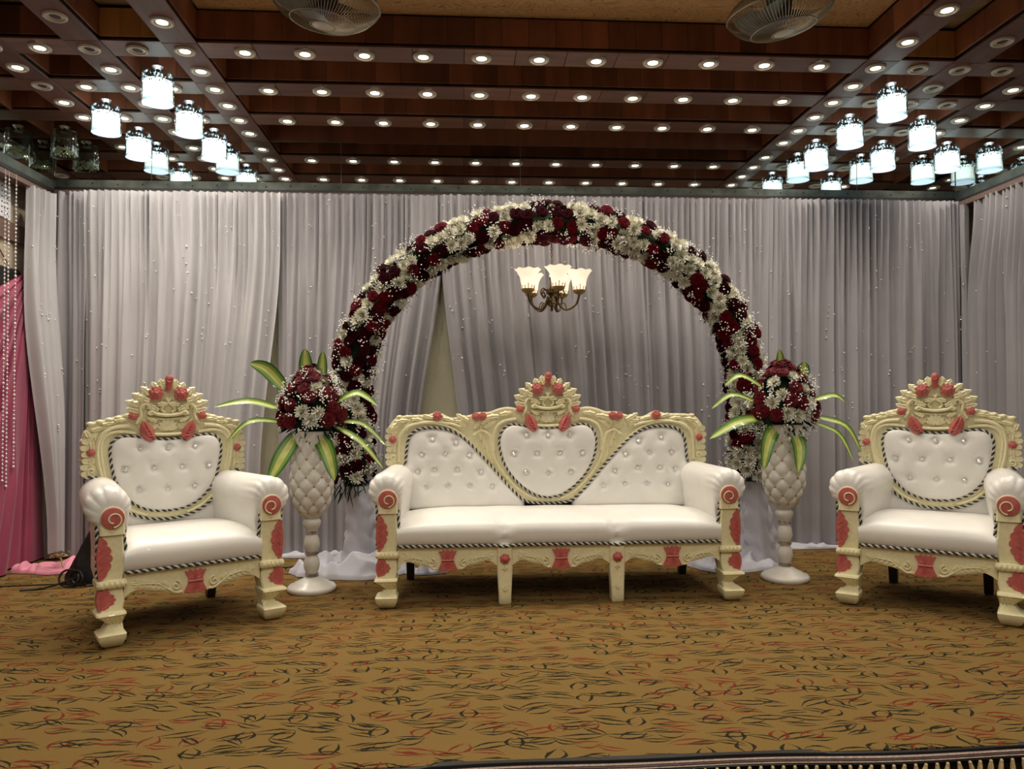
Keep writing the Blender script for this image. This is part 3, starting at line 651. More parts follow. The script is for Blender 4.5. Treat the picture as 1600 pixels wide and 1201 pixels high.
# ------------------------------------------------------------------ vases
def vase(x, y, s, label):
    t = thing('pedestal_vase', label, 'vase', (x, y, 0), .3, 'white tufted vases'); t.scale = (s, s, s)
    g = MB(); g.lathe([(0, 0), (.135, 0), (.142, .008), (.142, .022), (.132, .034), (.108, .040), (.10, .050), (.072, .062), (.050, .074), (.036, .082), (0, .084)], 48); g.build('base', 'vase_white', t)
    g = MB(); g.lathe([(.030, .08), (.030, .098), (.042, .125), (.048, .152), (.042, .185), (.030, .212), (.028, .222), (.040, .245), (.047, .272), (.042, .305), (.032, .332), (.028, .345), (.036, .362), (.050, .385), (.054, .402), (.050, .416), (.040, .424), (0, .425)], 36); g.build('stem', 'vase_white', t)
    for z in (.092, .222, .345):
        g = MB()
        for r in range(3):
            for k in range(30): g.ico((.0365 * math.cos(2 * PI * (k + .5 * r) / 30), .0365 * math.sin(2 * PI * (k + .5 * r) / 30), z - .007 + .007 * r), .0042)
        g.lathe([(.0345, z - .012), (.0345, z + .012)], 24); stuff(g.build('rhinestone_band', 'chrome', t))
    pr = smooth_path([(.042, 0, .425), (.068, 0, .455), (.098, 0, .51), (.116, 0, .58), (.120, 0, .645), (.113, 0, .72), (.105, 0, .79), (.105, 0, .86), (.113, 0, .935)], 9)
    n_, p_ = 8, .104
    def rf(a, z, r):
        A = a * n_ / (2 * PI); B = z / p_ ; k = abs(math.sin(PI * (A + B)) * math.sin(PI * (A - B))); return .016 * (k ** .42) * min(1, (z - .425) / .05) - .004
    g = MB(); g.lathe([(p.x, p.z) for p in pr], 126, rf=rf); g.lathe([(.113, .935), (.106, .937), (.10, .90), (.10, .84), (0, .84)], 48); bw = g.build('bowl', 'vase_white', t, auto=75)
    g = MB(); g.tube([(.113 * math.cos(2 * PI * k / 48), .113 * math.sin(2 * PI * k / 48), .936) for k in range(48)], .006, 6, closed=True); g.build('rim', 'vase_white', t)
    def rad(z):
        for i in range(len(pr) - 1):
            if pr[i].z <= z <= pr[i + 1].z: return lerp(pr[i].x, pr[i + 1].x, (z - pr[i].z) / (pr[i + 1].z - pr[i].z))
        return .1
    g = MB()
    for j in range(9, 20):
        z = j * p_ / 2
        if not .46 < z < .92: continue
        for k in range(n_):
            a = 2 * PI * (k + (.5 if j % 2 else 0)) / n_; r = rad(z) - .001; g.ball((r * math.cos(a), r * math.sin(a), z), .0075, 8)
    stuff(g.build('studs', 'brass', bw))
vase(-.892, 4.60, 1.0, 'white diamond-tufted pedestal vase between left armchair and sofa')
vase(1.993, 4.626, 1.02, 'white diamond-tufted pedestal vase between sofa and right armchair')

# ------------------------------------------------------------------ bouquets
LM = {}
def long_leaf(parent, pts, wd, face):
    """variegated strap leaf along pts; face = direction its upper side looks to"""
    P = smooth_path(pts, 5); n = len(P) - 1; R = []; face = Vector(face).normalized()
    for i, p in enumerate(P):
        u = i / n; tg = (P[min(n, i + 1)] - P[max(0, i - 1)]).normalized(); s = tg.cross(face); s = s.normalized() if s.length > .05 else Vector((1, 0, 0))
        nn = s.cross(tg); w_ = wd * (math.sin(PI * (.12 + .88 * u) ** .9) ** .7) * (1 if u < .97 else .3) + .001
        R.append([p + s * w_ * k + nn * w_ * .28 * (abs(k)) for k in (-1, -.72, -.36, 0, .36, .72, 1)])
    g = MB(); g.rings(R, close=False, mfun=lambda i, j: (0, 1, 2, 2, 1, 0)[j]); return g.build('leaf', ['leaf_green', 'leaf_mid', 'leaf_yellow'], parent, auto=80)
def bouquet(x, y, z, rx, rz, nfl, wf, seed, label, leaves):
    t = thing('bouquet', label, 'bouquet', (x, y, z)); random.seed(seed); k = 0; pts = []
    tries = 0
    while len(pts) < nfl and tries < 6000:
        tries += 1; v = Vector((random.gauss(0, 1), random.gauss(0, 1), random.gauss(0, 1))).normalized()
        if v.z < -.22 or v.y > .75: continue
        if any((v - q).length < .30 for q in pts): continue
        pts.append(v)
    for v in pts:
        tp = 1 - .45 * max(0, v.z); p = Vector((v.x * rx * tp, v.y * rx * .85 * tp, .13 + v.z * rz)); n = Vector((v.x, v.y - .15, v.z * .8 + .15)).normalized()
        if random.random() < wf(v): flower('chrysanthemum', MUM, t, p * 1, n, random.uniform(.74, .90), random.random() * 6)
        else: flower('rose', ROSEF, t, p, n, random.uniform(.80, .98), random.random() * 6)
    g = MB(); g.ball((0, 0, .12), rx * .74, 16, 0, (1, .85, rz / rx * .98))
    for i in range(260):
        v = Vector((random.gauss(0, 1), random.gauss(0, 1), random.gauss(.2, 1))).normalized(); leaflets(g, (v.x * rx * .7, v.y * rx * .6, .12 + v.z * rz * .7), v, random.uniform(.05, .09), .009)
    g.tube([(0, 0, -.09), (0, 0, .1)], .07, 10); stuff(g.build('foliage', 'foliage', t))
    g = MB()
    for i in range(70):
        v = Vector((random.gauss(0, 1), random.gauss(-.4, 1), random.gauss(.1, .8))).normalized(); sprig(g, (v.x * rx * .95, v.y * rx * .85, .13 + v.z * rz * .95), v, .05, 11)
    stuff(g.build('babys_breath', ['gyp', 'foliage'], t))
    PX = y / FOC
    for a in leaves:
        (bx, by), (mx, my), (ex, ey), wd, dy, fc = a
        c = lambda px, py, d: (px * PX * 1.0, d, -py * PX)
        long_leaf(t, [c(bx, by, -.02 + dy * .2), c(mx, my, dy * .8), c(ex, ey, dy)], wd, fc)
    return t
# leaf points are offsets (right, down) in photo pixels from the vase mouth centre, at the vase's own distance
UP, FR = (0, -.75, .65), (0, -1, .15)
lvL = [((-40, -70), (-65, -98), (-90, -108), .044, -.05, FR), ((-8, -80), (-8, -108), (-9, -130), .040, -.03, FR), ((16, -80), (17, -105), (18, -126), .030, -.03, FR),
       ((-45, -38), (-90, -50), (-138, -42), .024, -.10, UP), ((-42, -18), (-85, -20), (-117, 10), .018, -.14, UP), ((-20, 0), (-38, 35), (-54, 68), .050, -.16, FR), ((12, 0), (30, 26), (42, 68), .048, -.17, FR),
       ((40, -48), (72, -62), (103, -42), .024, -.08, UP), ((45, -18), (80, -14), (116, 20), .016, -.05, UP), ((40, -10), (78, 12), (112, 52), .019, -.12, UP)]
bouquet(-.892, 4.60, .925, .170, .255, 84, lambda v: .48 if (abs(v.x) < .6 and v.z < .7 and v.z > -.25) else .14, 301, 'red rose bouquet with variegated leaves in the left vase', lvL)
lvR = [((-5, -78), (-6, -100), (-8, -124), .032, -.03, FR), ((20, -72), (30, -90), (33, -104), .046, -.03, FR), ((-35, -62), (-75, -82), (-102, -66), .020, -.08, UP), ((-45, -38), (-90, -52), (-125, -30), .020, -.10, UP),
       ((-42, -14), (-88, -8), (-134, 16), .036, -.16, UP), ((-18, 0), (-40, 18), (-52, 64), .046, -.18, FR), ((6, 0), (8, 30), (2, 68), .046, -.19, FR),
       ((45, -42), (78, -50), (94, -40), .020, -.06, UP), ((48, -16), (90, -2), (112, 40), .021, -.12, UP), ((40, -8), (76, 10), (96, 52), .017, -.14, UP)]
bouquet(1.993, 4.626, .943, .190, .26, 86, lambda v: .62 if (abs(v.x) < .65 and -.3 < v.z < .7) else .12, 402, 'red and white bouquet with variegated leaves in the right vase', lvR)

# ------------------------------------------------------------------ chandelier
ch = thing('chandelier', 'bronze chandelier with five glowing bell shades hanging inside the arch', 'chandelier', (.606, AY, 1.715))
g = MB(); g.lathe([(0, 0), (.006, .006), (.010, .02), (.006, .03), (.028, .045), (.036, .065), (.030, .085), (.014, .10), (.022, .115), (.040, .125), (.040, .15), (.022, .16), (.012, .18), (.012, .215), (.018, .222), (.010, .235), (0, .236)], 20); g.build('body', 'bronze', ch)
g = MB(); z = .24; k = 0
while z < .50:
    ax = (1, 0) if k % 2 else (0, 1); g.tube([(ax[0] * .007 * math.cos(a), ax[1] * .007 * math.cos(a), z + .013 * math.sin(a)) for a in [2 * PI * i / 10 for i in range(10)]], .002, 5, closed=True); z += .021; k += 1
g.build('chain', 'bronze', ch)
for k in range(5):
    a = -PI / 2 + .12 + 2 * PI * k / 5; ca, sa = math.cos(a), math.sin(a); P = lambda r, z_: (r * ca, r * sa, z_)
    g = MB(); g.tube(smooth_path([P(.03, .10), P(.05, .05), P(.085, .015), P(.125, .02), P(.165, .05), P(.182, .095), P(.185, .118)], 6), .0075, 8)
    g.tube(smooth_path([P(.035, .14), P(.07, .155), P(.085, .125), P(.07, .10), P(.055, .115), P(.066, .13)], 5), .005, 6); g.tube(smooth_path([P(.10, .018), P(.085, .055), P(.06, .05), P(.068, .03)], 5), .004, 6)
    am = g.build('arm', 'bronze', ch)
    g = MB(); g.lathe([(0, .112), (.02, .114), (.036, .126), (.042, .128), (.044, .142), (.040, .144)], 20, P(.185, 0)[:2] + (0,))
    for j in range(12):
        b_ = 2 * PI * j / 12; c = P(.185, 0); g.tube([(c[0] + .043 * math.cos(b_), c[1] + .043 * math.sin(b_), .14), (c[0] + .046 * math.cos(b_), c[1] + .046 * math.sin(b_), .158 + .014 * (j % 3 == 0))], .0022, 4); g.ico((c[0] + .046 * math.cos(b_), c[1] + .046 * math.sin(b_), .160 + .014 * (j % 3 == 0)), .005)
    g.build('gallery', 'brass', am)
    c = P(.185, 0)[:2] + (0,)
    g = MB(); R = []
    for r, z_ in ((.040, .142), (.045, .165), (.048, .19), (.052, .215), (.062, .24), (.078, .262), (.088, .272)):
        R.append([(c[0] + r * math.cos(2 * PI * i / 48) * (1 + (.03 * math.cos(8 * 2 * PI * i / 48) if z_ > .25 else 0)), c[1] + r * math.sin(2 * PI * i / 48) * (1 + (.03 * math.cos(8 * 2 * PI * i / 48) if z_ > .25 else 0)), z_ + (.004 * math.cos(8 * 2 * PI * i / 48) if z_ > .25 else 0)) for i in range(48)])
    R2 = [[(c[0] + (q[0] - c[0]) * .95, c[1] + (q[1] - c[1]) * .95, q[2]) for q in r] for r in R[::-1]]
    g.rings(R + R2, caps=False); sh = g.build('bell_shade', 'bell_glass', ch, auto=80)
    g = MB(); g.ball((c[0], c[1], .19), .041, 14, 0, (1, 1, 1.15)); g.build('bulb_glow', 'bell_core', sh)
ld = bpy.data.lights.new('chandelier_glow', 'POINT'); ld.energy = .5; ld.color = (1, .80, .58); ld.shadow_soft_size = .1; lo = bpy.data.objects.new('chandelier_glow', ld); COL.objects.link(lo); lo.parent = ch; lo.location = (0, -.02, .36)

# ------------------------------------------------------------------ carved ornaments, drawn in (x,z) with height h towards the viewer
def carve_leaf(g, y0, bx, bz, ang, ln, wd, th=.012, lobes=4, curl=0., mi=0, n=14):
    R = []; x, z, a = bx, bz, math.radians(ang); st = ln / n
    for i in range(n + 1):
        u = i / n; env = math.sin(PI * min(1, .14 + .86 * u)) ** .6; saw = 1 - (lobes * u) % 1.0
        w_ = wd * env * ((.66 + .48 * saw) if lobes > 1 else 1.0) * (1.0 if i < n else .12); dx, dz = math.cos(a), math.sin(a); px, pz = -dz, dx
        hh = th * (1 - .25 * u) * (math.sin(PI * min(1, .3 + .7 * u)) ** .3); R.append([(x + px * w_ * k, y0 + .003 - hh * ((1 - abs(k) ** 3) * (.62 if abs(k) < .05 else 1)), z + pz * w_ * k) for k in (-1, -.8, -.4, 0, .4, .8, 1)])
        x += dx * st; z += dz * st; a += math.radians(curl) / n
    g.rings(R, mi, close=False)
def carve_spiral(g, y0, cx, cz, r, turns, start, tr=.006, hand=1, mi=0, r_in=.15):
    P = []; n = int(18 * turns)
    for i in range(n + 1):
        u = i / n; a = math.radians(start) + hand * 2 * PI * turns * u; rr = r * lerp(1, r_in, u); P.append((cx + rr * math.cos(a), y0 - .003, cz + rr * math.sin(a)))
    g.tube(P, tr, 6, mi)
def carve_rope(g, y0, pts, tr, mi=0, n=6): g.tube(smooth_path([(x, y0, z) for x, z in pts], n), tr, 6, mi)
def carve_rose(g, y0, cx, cz, r, mi=0):
    for n, rr, sz, h0, tw in ((7, .64, .40, .004, 0), (5, .36, .32, .012, .5), (3, .16, .22, .020, .2)):
        for k in range(n):
            a = 2 * PI * k / n + tw; g.ball((cx + rr * r * math.cos(a), y0 - h0, cz + rr * r * math.sin(a)), r * sz, 10, mi, (1, .42, 1))
    g.ball((cx, y0 - .022 * min(1, r / .03), cz), r * .2, 8, mi, (1, .6, 1))
    g.prism([(cx + .72 * r * math.cos(2 * PI * k / 14), cz + .72 * r * math.sin(2 * PI * k / 14)) for k in range(14)], y0 - .004, y0 + .014, mi)
def carve_fan(g, y0, cx, cz, ang, n, spread, ln, wd, mi=0, th=.010):
    for k in range(n): a = ang + spread * (k / (n - 1) - .5); q = 1 - .18 * abs(2 * k / (n - 1) - 1); carve_leaf(g, y0, cx, cz, a, ln * q, wd, th, 1, 0, mi, 8)
def rope(name, pts, parent, r=.0066, pitch=.034):
    P = [Vector(p) for p in pts]; L_ = [0]
    for i in range(1, len(P)): L_.append(L_[-1] + (P[i] - P[i - 1]).length)
    n = max(6, int(L_[-1] / pitch * 7)); S = []; k = 0
    for i in range(n + 1):
        d = L_[-1] * i / n
        while k < len(P) - 2 and L_[k + 1] < d: k += 1
        S.append(P[k].lerp(P[k + 1], (d - L_[k]) / max(1e-9, L_[k + 1] - L_[k])))
    g = MB(); strands = ([], [])
    for i, p in enumerate(S):
        tg = (S[min(n, i + 1)] - S[max(0, i - 1)]); tg = tg.normalized() if tg.length > 1e-9 else Vector((1, 0, 0)); x = tg.cross(Vector((0, 1, 0))); x = x.normalized() if x.length > .1 else tg.orthogonal().normalized(); y_ = tg.cross(x); a = 2 * PI * L_[-1] * i / n / pitch
        for q in (0, 1): strands[q].append(p + r * .62 * (math.cos(a + PI * q) * x + math.sin(a + PI * q) * y_))
    g.tube(strands[0], r * .80, 5, 0); g.tube(strands[1], r * .80, 5, 1)
    return g.build(name, ['rope_black', 'rope_ivory'], parent, auto=80)
BUT = (lambda g: (g.ball((0, 0, 0), .0135, 10, 0, (1, .7, 1)), g.lathe([(.0125, 0), (.015, .0), (.0125, .003)], 10), g.mesh('button', 'crystal', False))[2])(MB())
def half_mirror(h): return h + [(-x, z) for x, z in h[::-1] if abs(x) > 1e-6]
def smooth2(h, n=5): return [(p.x, p.z) for p in smooth_path([(x, 0, z) for x, z in h], n)]
def tuft_panel(parent, outline, ctr, yb, puff, buttons, nr=30, na=150):
    """outline: closed polyline (x,z), star-shaped about ctr"""
    cx, cz = ctr; segs = list(zip(outline, outline[1:] + outline[:1])); rad = []
    for i in range(na):
        a = 2 * PI * i / na; dx, dz = math.cos(a), math.sin(a); best = .01
        for (x0, z0), (x1, z1) in segs:
            ex, ez = x1 - x0, z1 - z0; den = dx * ez - dz * ex
            if abs(den) < 1e-12: continue
            t = ((x0 - cx) * ez - (z0 - cz) * ex) / den; u = ((x0 - cx) * dz - (z0 - cz) * dx) / den
            if t > 0 and -1e-6 <= u <= 1 + 1e-6: best = max(best, t)
        rad.append(best)
    def height(x, z, t):
        h = puff * (max(0, 1 - t ** 3.5)) ** .55
        for bx, bz in buttons:
            d2 = (x - bx) ** 2 + (z - bz) ** 2
            if d2 < .02: an = math.atan2(z - bz, x - bx); h -= .020 * math.exp(-d2 / .00055) + .0055 * math.exp(-d2 / .0035) * (1 + .30 * math.cos(4 * an + bx * 40))
        return h
    R = []
    for j in range(1, nr + 1):
        t = j / nr; R.append([(cx + rad[i] * t * math.cos(2 * PI * i / na), yb - height(cx + rad[i] * t * math.cos(2 * PI * i / na), cz + rad[i] * t * math.sin(2 * PI * i / na), t), cz + rad[i] * t * math.sin(2 * PI * i / na)) for i in range(na)])
    g = MB(); R = [[(cx + 1e-4 * math.cos(2 * PI * i / na), yb - height(cx, cz, 0), cz + 1e-4 * math.sin(2 * PI * i / na)) for i in range(na)]] + R + [[(p[0], yb + .03, p[2]) for p in R[-1]]]
    g.rings(R, caps=False); o = g.build('back_panel', 'leather', parent, auto=80)
    for bx, bz in buttons:
        t = 0; link('button', BUT, o, Matrix.Translation((bx, yb - height(bx, bz, .3) - .004, bz)))
    return o
YB = .56       # front face of the carved back frame
def crest(parent, sc=1.0):
    """carved cresting over the middle panel"""
    g = MB(); y = YB - .002
    X = lambda v: v * sc
    g.prism([(X(x), z) for x, z in half_mirror([(0, .955), (.11, .955), (.155, 1.0), (.168, 1.05), (.160, 1.10), (.142, 1.145), (.108, 1.19), (.072, 1.222), (.030, 1.240), (0, 1.245)])], y - .004, y + .045)
    for hx, hz, a, b_ in ((.095, 1.115, .016, .008), (.040, 1.098, .018, .008), (.022, 1.165, .007, .011), (.125, 1.075, .009, .012), (.045, .975, .007, .006), (.085, .978, .006, .008)):
        for sg in (-1, 1): carve_leaf(g, y - .004, X(sg * (hx - a)) if sg > 0 else X(-(hx + a)), hz, 0, 2 * a, b_, .003, 1, 0, 1, 6)
    carve_fan(g, y - .012, 0, .985, 90, 7, 150, .070, .015); carve_fan(g, y - .010, X(-.075), .985, 100, 4, 90, .055, .013); carve_fan(g, y - .010, X(.075), .985, 80, 4, 90, .055, .013)
    carve_rope(g, y - .018, [(X(-.10), 1.072), (X(-.085), 1.088), (X(-.06), 1.075), (0, 1.066), (X(.06), 1.075), (X(.085), 1.088), (X(.10), 1.072)], .011); carve_rope(g, y - .014, [(X(-.11), .962), (0, .957), (X(.11), .962)], .010)
    carve_rope(g, y - .012, [(X(-.105), 1.05), (0, 1.044), (X(.105), 1.05)], .005)
    for s in (-1, 1):
        carve_spiral(g, y - .016, X(s * .092), 1.082, .018, 1.4, 90, .006, s)
        carve_rope(g, y - .014, [(X(s * .16), 1.02), (X(s * .138), 1.06), (X(s * .142), 1.10), (X(s * .12), 1.132), (X(s * .098), 1.122), (X(s * .10), 1.10)], .011)
        carve_rope(g, y - .012, [(X(s * .02), 1.08), (X(s * .035), 1.10), (X(s * .02), 1.125), (X(s * .0), 1.14), (X(s * .012), 1.165)], .009)
        for bx, bz, an, ln, wd in ((.125, 1.045, -5, .075, .018), (.130, 1.085, 5, .085, .022), (.115, 1.118, 8, .105, .024), (.095, 1.150, 14, .100, .026), (.075, 1.178, 28, .085, .024), (.055, 1.205, 52, .060, .022), (.028, 1.215, 70, .062, .020), (.012, 1.225, 82, .055, .016), (.05, 1.095, 25, .070, .018), (.055, 1.125, 165, .055, .016), (.085, 1.095, 60, .06, .014), (.105, 1.01, 35, .075, .018), (.135, 1.0, 60, .06, .016), (.06, 1.03, 20, .06, .014)):
            carve_leaf(g, y - .004 - .010 * (bx < .1), X(s * bx), bz, an if s > 0 else 180 - an, ln, wd, .018, 3, 22 * s, 0, 18)
    c = g.build('crest', ['cream', 'dark_leg'], parent, auto=60)
    for cx, cz, r in ((-.066, 1.190, .040), (.066, 1.190, .040), (-.178, 1.062, .024), (.178, 1.062, .024)):
        q = MB(); carve_rose(q, y - .018, X(cx), cz, r); q.build('carved_rose', 'coral', c, auto=60)
    q = MB(); R = []
    for j in range(11):
        u = j / 10; z = lerp(1.205, 1.295, u); r = .011 + .010 * math.sin(PI * min(1, u * .9 + .05)) + (.005 if .62 < u < .95 else 0); R.append([(r * math.cos(a) + .004 * u, y - .018 + r * .8 * math.sin(a), z) for a in [2 * PI * k / 12 for k in range(12)]])
    q.rings(R); carve_rope(q, y - .036, [(-.012, 1.262), (.0, 1.255), (.014, 1.266), (.012, 1.282)], .004); carve_rope(q, y - .034, [(-.008, 1.25), (-.006, 1.22)], .003); q.build('carved_bud', 'coral', c)
    for s in (-1, 1):
        q = MB(); carve_leaf(q, y - .022, X(s * .080), .930, 90 + (-38 if s > 0 else 38), .115, .034, .030, 1, s * 30); 
        for k in range(3): carve_rope(q, y - .050 + .004 * k, [(X(s * (.082 + .012 * k)), .952 + .014 * k), (X(s * (.105 + .010 * k)), .955 + .016 * k), (X(s * (.118 + .004 * k)), .985 + .012 * k)], .0035)
        q.build('carved_leaf', 'coral', c)
    return c
def arm_post(t, hw, s):
    P = [(0, .022, .080, -.070, -.02), (.012, .010, .098, -.090, .0), (.040, .0, .113, -.106, .012), (.062, -.002, .116, -.110, .016), (.068, .0, .110, -.100, .016), (.074, .006, .090, -.078, .018), (.100, .006, .068, -.048, .028), (.130, .002, .098, -.078, .036), (.148, -.002, .122, -.098, .04), (.157, -.002, .120, -.094, .04),
         (.162, .008, .102, -.062, .05), (.20, .0, .110, -.056, .06), (.24, .004, .106, -.052, .06), (.261, .008, .10, -.05, .06), (.265, -.004, .114, -.066, .06), (.280, -.008, .118, -.072, .06), (.296, -.006, .116, -.068, .06), (.301, .006, .10, -.046, .06), (.36, -.004, .107, -.048, .06), (.44, .002, .102, -.046, .06), (.500, .006, .098, -.046, .06), (.505, -.002, .105, -.058, .06), (.53, -.0, .103, -.054, .06), (.575, .0, .105, -.046, .06)]
    R = []
    for z, a, b_, yf, yb in P:
        c = .007; X = [s * (hw + v) for v in (a, b_)]; k = s
        R.append([(X[0] + k * c, yf, z), (X[1] - k * c, yf, z), (X[1], yf + c, z), (X[1], yb - c, z), (X[1] - k * c, yb, z), (X[0] + k * c, yb, z), (X[0], yb - c, z), (X[0], yf + c, z)])
    g = MB(); g.rings(R); cx = s * (hw + .0525); cz = .582
    g.rings([[(cx + r * math.cos(2 * PI * k / 32), y, cz + r * math.sin(2 * PI * k / 32)) for k in range(32)] for y, r in ((.06, .054), (-.05, .054), (-.058, .051))])
    for k in range(6): carve_leaf(g, -.054, cx, .512, 90 + (k - 2.5) * 20, .045, .008, .008, 1, 0, 0, 6)
    for k in range(5): g.ball((s * (hw + .012 + .022 * k), -.070, .281), .010, 8, 0, (1, .5, 1.3))
    for k in range(4): g.tube([(s * (hw + .016 + .020 * k), -.084, .136), (s * (hw + .015 + .017 * k), -.060, .116), (s * (hw + .014 + .014 * k), -.049, .100), (s * (hw + .014 + .014 * k), -.060, .086)], .0055, 6)
    po = g.build('arm_post', 'cream', t, auto=40)
    q = MB(); q.rings([[(cx + r * math.cos(2 * PI * k / 32), y, cz + r * math.sin(2 * PI * k / 32)) for k in range(32)] for y, r in ((-.054, .050), (-.063, .048), (-.0645, .044))]); q.build('volute', 'coral', po)
    q = MB(); carve_spiral(q, -.063, cx - s * .004, cz - .006, .036, 1.0, 270, .0038, -s, 0, .45); q.build('volute_line', 'cream', po)
    def acanthus(z0, z1, wid, yy):
        q = MB(); h = z1 - z0; xo = s * (hw + .106); o = [(xo, z0)]
        n = 5
        for i in range(n * 6 + 1):
            u = i / (n * 6); env = wid * (math.sin(PI * (u * .92 + .04)) ** .7); lob = .72 + .28 * abs(math.sin(n * PI * u)) ** .6; o.append((xo - s * env * lob, z0 + h * u))
        o.append((xo, z1)); o += [(xo + s * .010 * math.sin(PI * k / 6), lerp(z1, z0, k / 6)) for k in range(1, 6)]
        q.prism(o, yy - .007, yy + .05)
        for k in range(5): carve_leaf(q, yy - .005, xo - s * .004, z0 + h * (.10 + .13 * k), 90 + s * (58 - 6 * k), wid * .95, wid * .14, .009, 1, s * -20, 0, 7)
        q.build('carved_leaf', 'coral', po, auto=50)
    acanthus(.303, .498, .056, -.047); acanthus(.166, .258, .070, -.054)
    # rope up the inner side and round the volute
    xi = s * (hw - .004); pts = [(xi, -.03, .33), (xi - s * .004, -.03, .42), (xi + s * .004, -.03, .50), (xi, -.03, .565)]
    for k in range(9): a = math.radians(180 - 22 * k); pts.append((cx + s * .062 * math.cos(a), -.028, cz + .062 * math.sin(a)))
    pts += [(s * (hw + .112), -.026, .52), (s * (hw + .110), -.026, .42), (s * (hw + .112), -.026, .31)]
    rope('rope_trim', smooth_path(pts, 5), t)
def armrest(t, hw, s):
    cx, cz, r = hw + .064, .626, .098; R = []
    ys = [-.050, -.046, -.034, -.012, .015, .045, .08, .12, .17, .24, .32, .40, .50, .59]
    for y in ys:
        k = {-.050: .50, -.046: .68, -.034: .86, -.012: .965, .015: 1.0}.get(y, 1.0); w = sstep(.20, -.04, y) if False else max(0, min(1, (.15 - y) / .18)); row = []
        prof = [(hw + .02, .25), (hw + .0, .38), (hw - .012, .46), (hw - .020, .53), (hw - .028, .58)]
        arc = [(cx + r * math.cos(a), cz + r * math.sin(a)) for a in [math.radians(lerp(196, -52, i / 46)) for i in range(47)]]
        tail = [(hw + .115, .52), (hw + .105, .46), (hw + .104, .36), (hw + .104, .25)]
        for i, (x, z) in enumerate(prof + arc + tail):
            px, pz = hw + .055, .575
            if 5 <= i < 52:
                a = (i - 5) / 46; pl = 1 + w * (.085 * abs(math.sin(a * 30 + 1.2 * math.sin(a * 5) + 2 * y)) ** .5 - .062); x, z = px + (x - px) * pl, pz + (z - pz) * pl
            x, z = px + (x - px) * (k if z > .3 else 1), pz + (z - pz) * (k if z > .3 else 1)
            back = sstep(.30, .53, y); z += .0 * back; row.append((s * (x - (.050 if hw < .5 else .018) * max(0, y) / .55), max(y, lerp(y, .005, sstep(.53, .49, z))) if y < .005 else y, z))
        R.append(row)
    g = MB(); g.rings(R, close=True); g.build('armrest', 'leather', t, auto=80)
def seat(t, hw, pinch):
    n = int(hw * 2 / .012); prof = [(.02, .318), (-.030, .322), (-.046, .335), (-.056, .36), (-.060, .39), (-.055, .418), (-.040, .440), (-.012, .456), (.05, .468), (.14, .476), (.25, .478), (.38, .472), (.51, .462), (.56, .455), (.56, .33)]; R = []
    for i in range(n + 1):
        x = lerp(-hw - .004, hw + .004, i / n); e = abs(x / hw) ** 8; row = []
        pk = sum(math.exp(-((x - p) / .045) ** 2) for p in pinch)
        for j, (y, z) in enumerate(prof):
            zz = z - (e * .022 if z > .42 else 0) - (pk * .028 * (1 - sstep(-.03, .22, y)) if z > .36 else 0); yy = y + (pk * .026 if y < -.02 and z > .33 else 0)
            row.append((x, yy, zz + .004 * noise.noise(Vector((x * 5, y * 5, hw)))))
        R.append(row)
    g = MB(); g.rings(R); g.build('seat_cushion', 'leather', t, auto=80)
    pts = []
    for i in range(41): x = lerp(-hw, hw, i / 40); pk = sum(math.exp(-((x - p) / .04) ** 2) for p in pinch); pts.append((x, -.050, .324 - .008 * pk))
    rope('rope_trim', pts, t)
def palmette(parent, cx, cz, s=1.0):
    q = MB(); y = -.034
    q.prism([(cx + x * s, cz + z * s) for x, z in half_mirror([(0, .058), (.012, .050), (.026, .058), (.034, .050), (.052, .052), (.040, .030), (.034, .012), (.036, -.012), (.050, -.042), (.058, -.058), (.040, -.052), (.030, -.064), (.014, -.056), (0, -.066)])], y - .012, y + .012)
    carve_fan(q, y - .010, cx, cz + .008, 90, 5, 110, .046 * s, .010 * s); carve_fan(q, y - .010, cx, cz - .008, -90, 5, 90, .056 * s, .010 * s); carve_rope(q, y - .014, [(cx - .036 * s, cz), (cx, cz), (cx + .036 * s, cz)], .006); q.build('palmette', 'coral', parent, auto=50)
def front_rail(t, x0, x1):
    """carved apron between two legs"""
    c = (x0 + x1) / 2; h = (x1 - x0) / 2; o = [(x0, .318), (x1, .318)]
    n = 24
    for i in range(n + 1):
        u = 1 - 2 * i / n; o.append((c + h * u, .222 - .040 * (math.cos(PI * min(1, abs(u) / .62)) * .5 + .5) + .016 * sstep(.55, .8, abs(u)) - .030 * sstep(.86, 1, abs(u))))
    g = MB(); g.prism(o, -.034, .0); k = h / .315
    for s in (-1, 1):
        carve_spiral(g, -.036, c + s * .088 * min(1, k * 1.2), .232, .024, 1.3, 90 if s > 0 else 90, .0045, s); x = c + s * .105 * k
        carve_rope(g, -.036, [(c + s * .06, .20), (c + s * .09 * k, .20), (x + s * .02, .222), (c + s * .17 * k, .252), (c + s * .25 * k, .262)], .0055)
        for j in range(6): f = j / 5; bx = c + s * lerp(.125, .245, f) * k; bz = lerp(.235, .262, f); carve_leaf(g, -.034, bx, bz, (55 if s > 0 else 125), .040, .010, .012, 2, -30 * s, 0, 7); carve_leaf(g, -.034, bx, bz - .004, (-25 if s > 0 else 205), .036, .009, .012, 2, 30 * s, 0, 7)
        carve_leaf(g, -.034, c + s * .24 * k, .262, 8 if s > 0 else 172, .055 * k, .012, .012, 3)
    r = g.build('front_rail', 'cream', t, auto=50); palmette(r, c, .246, .95)
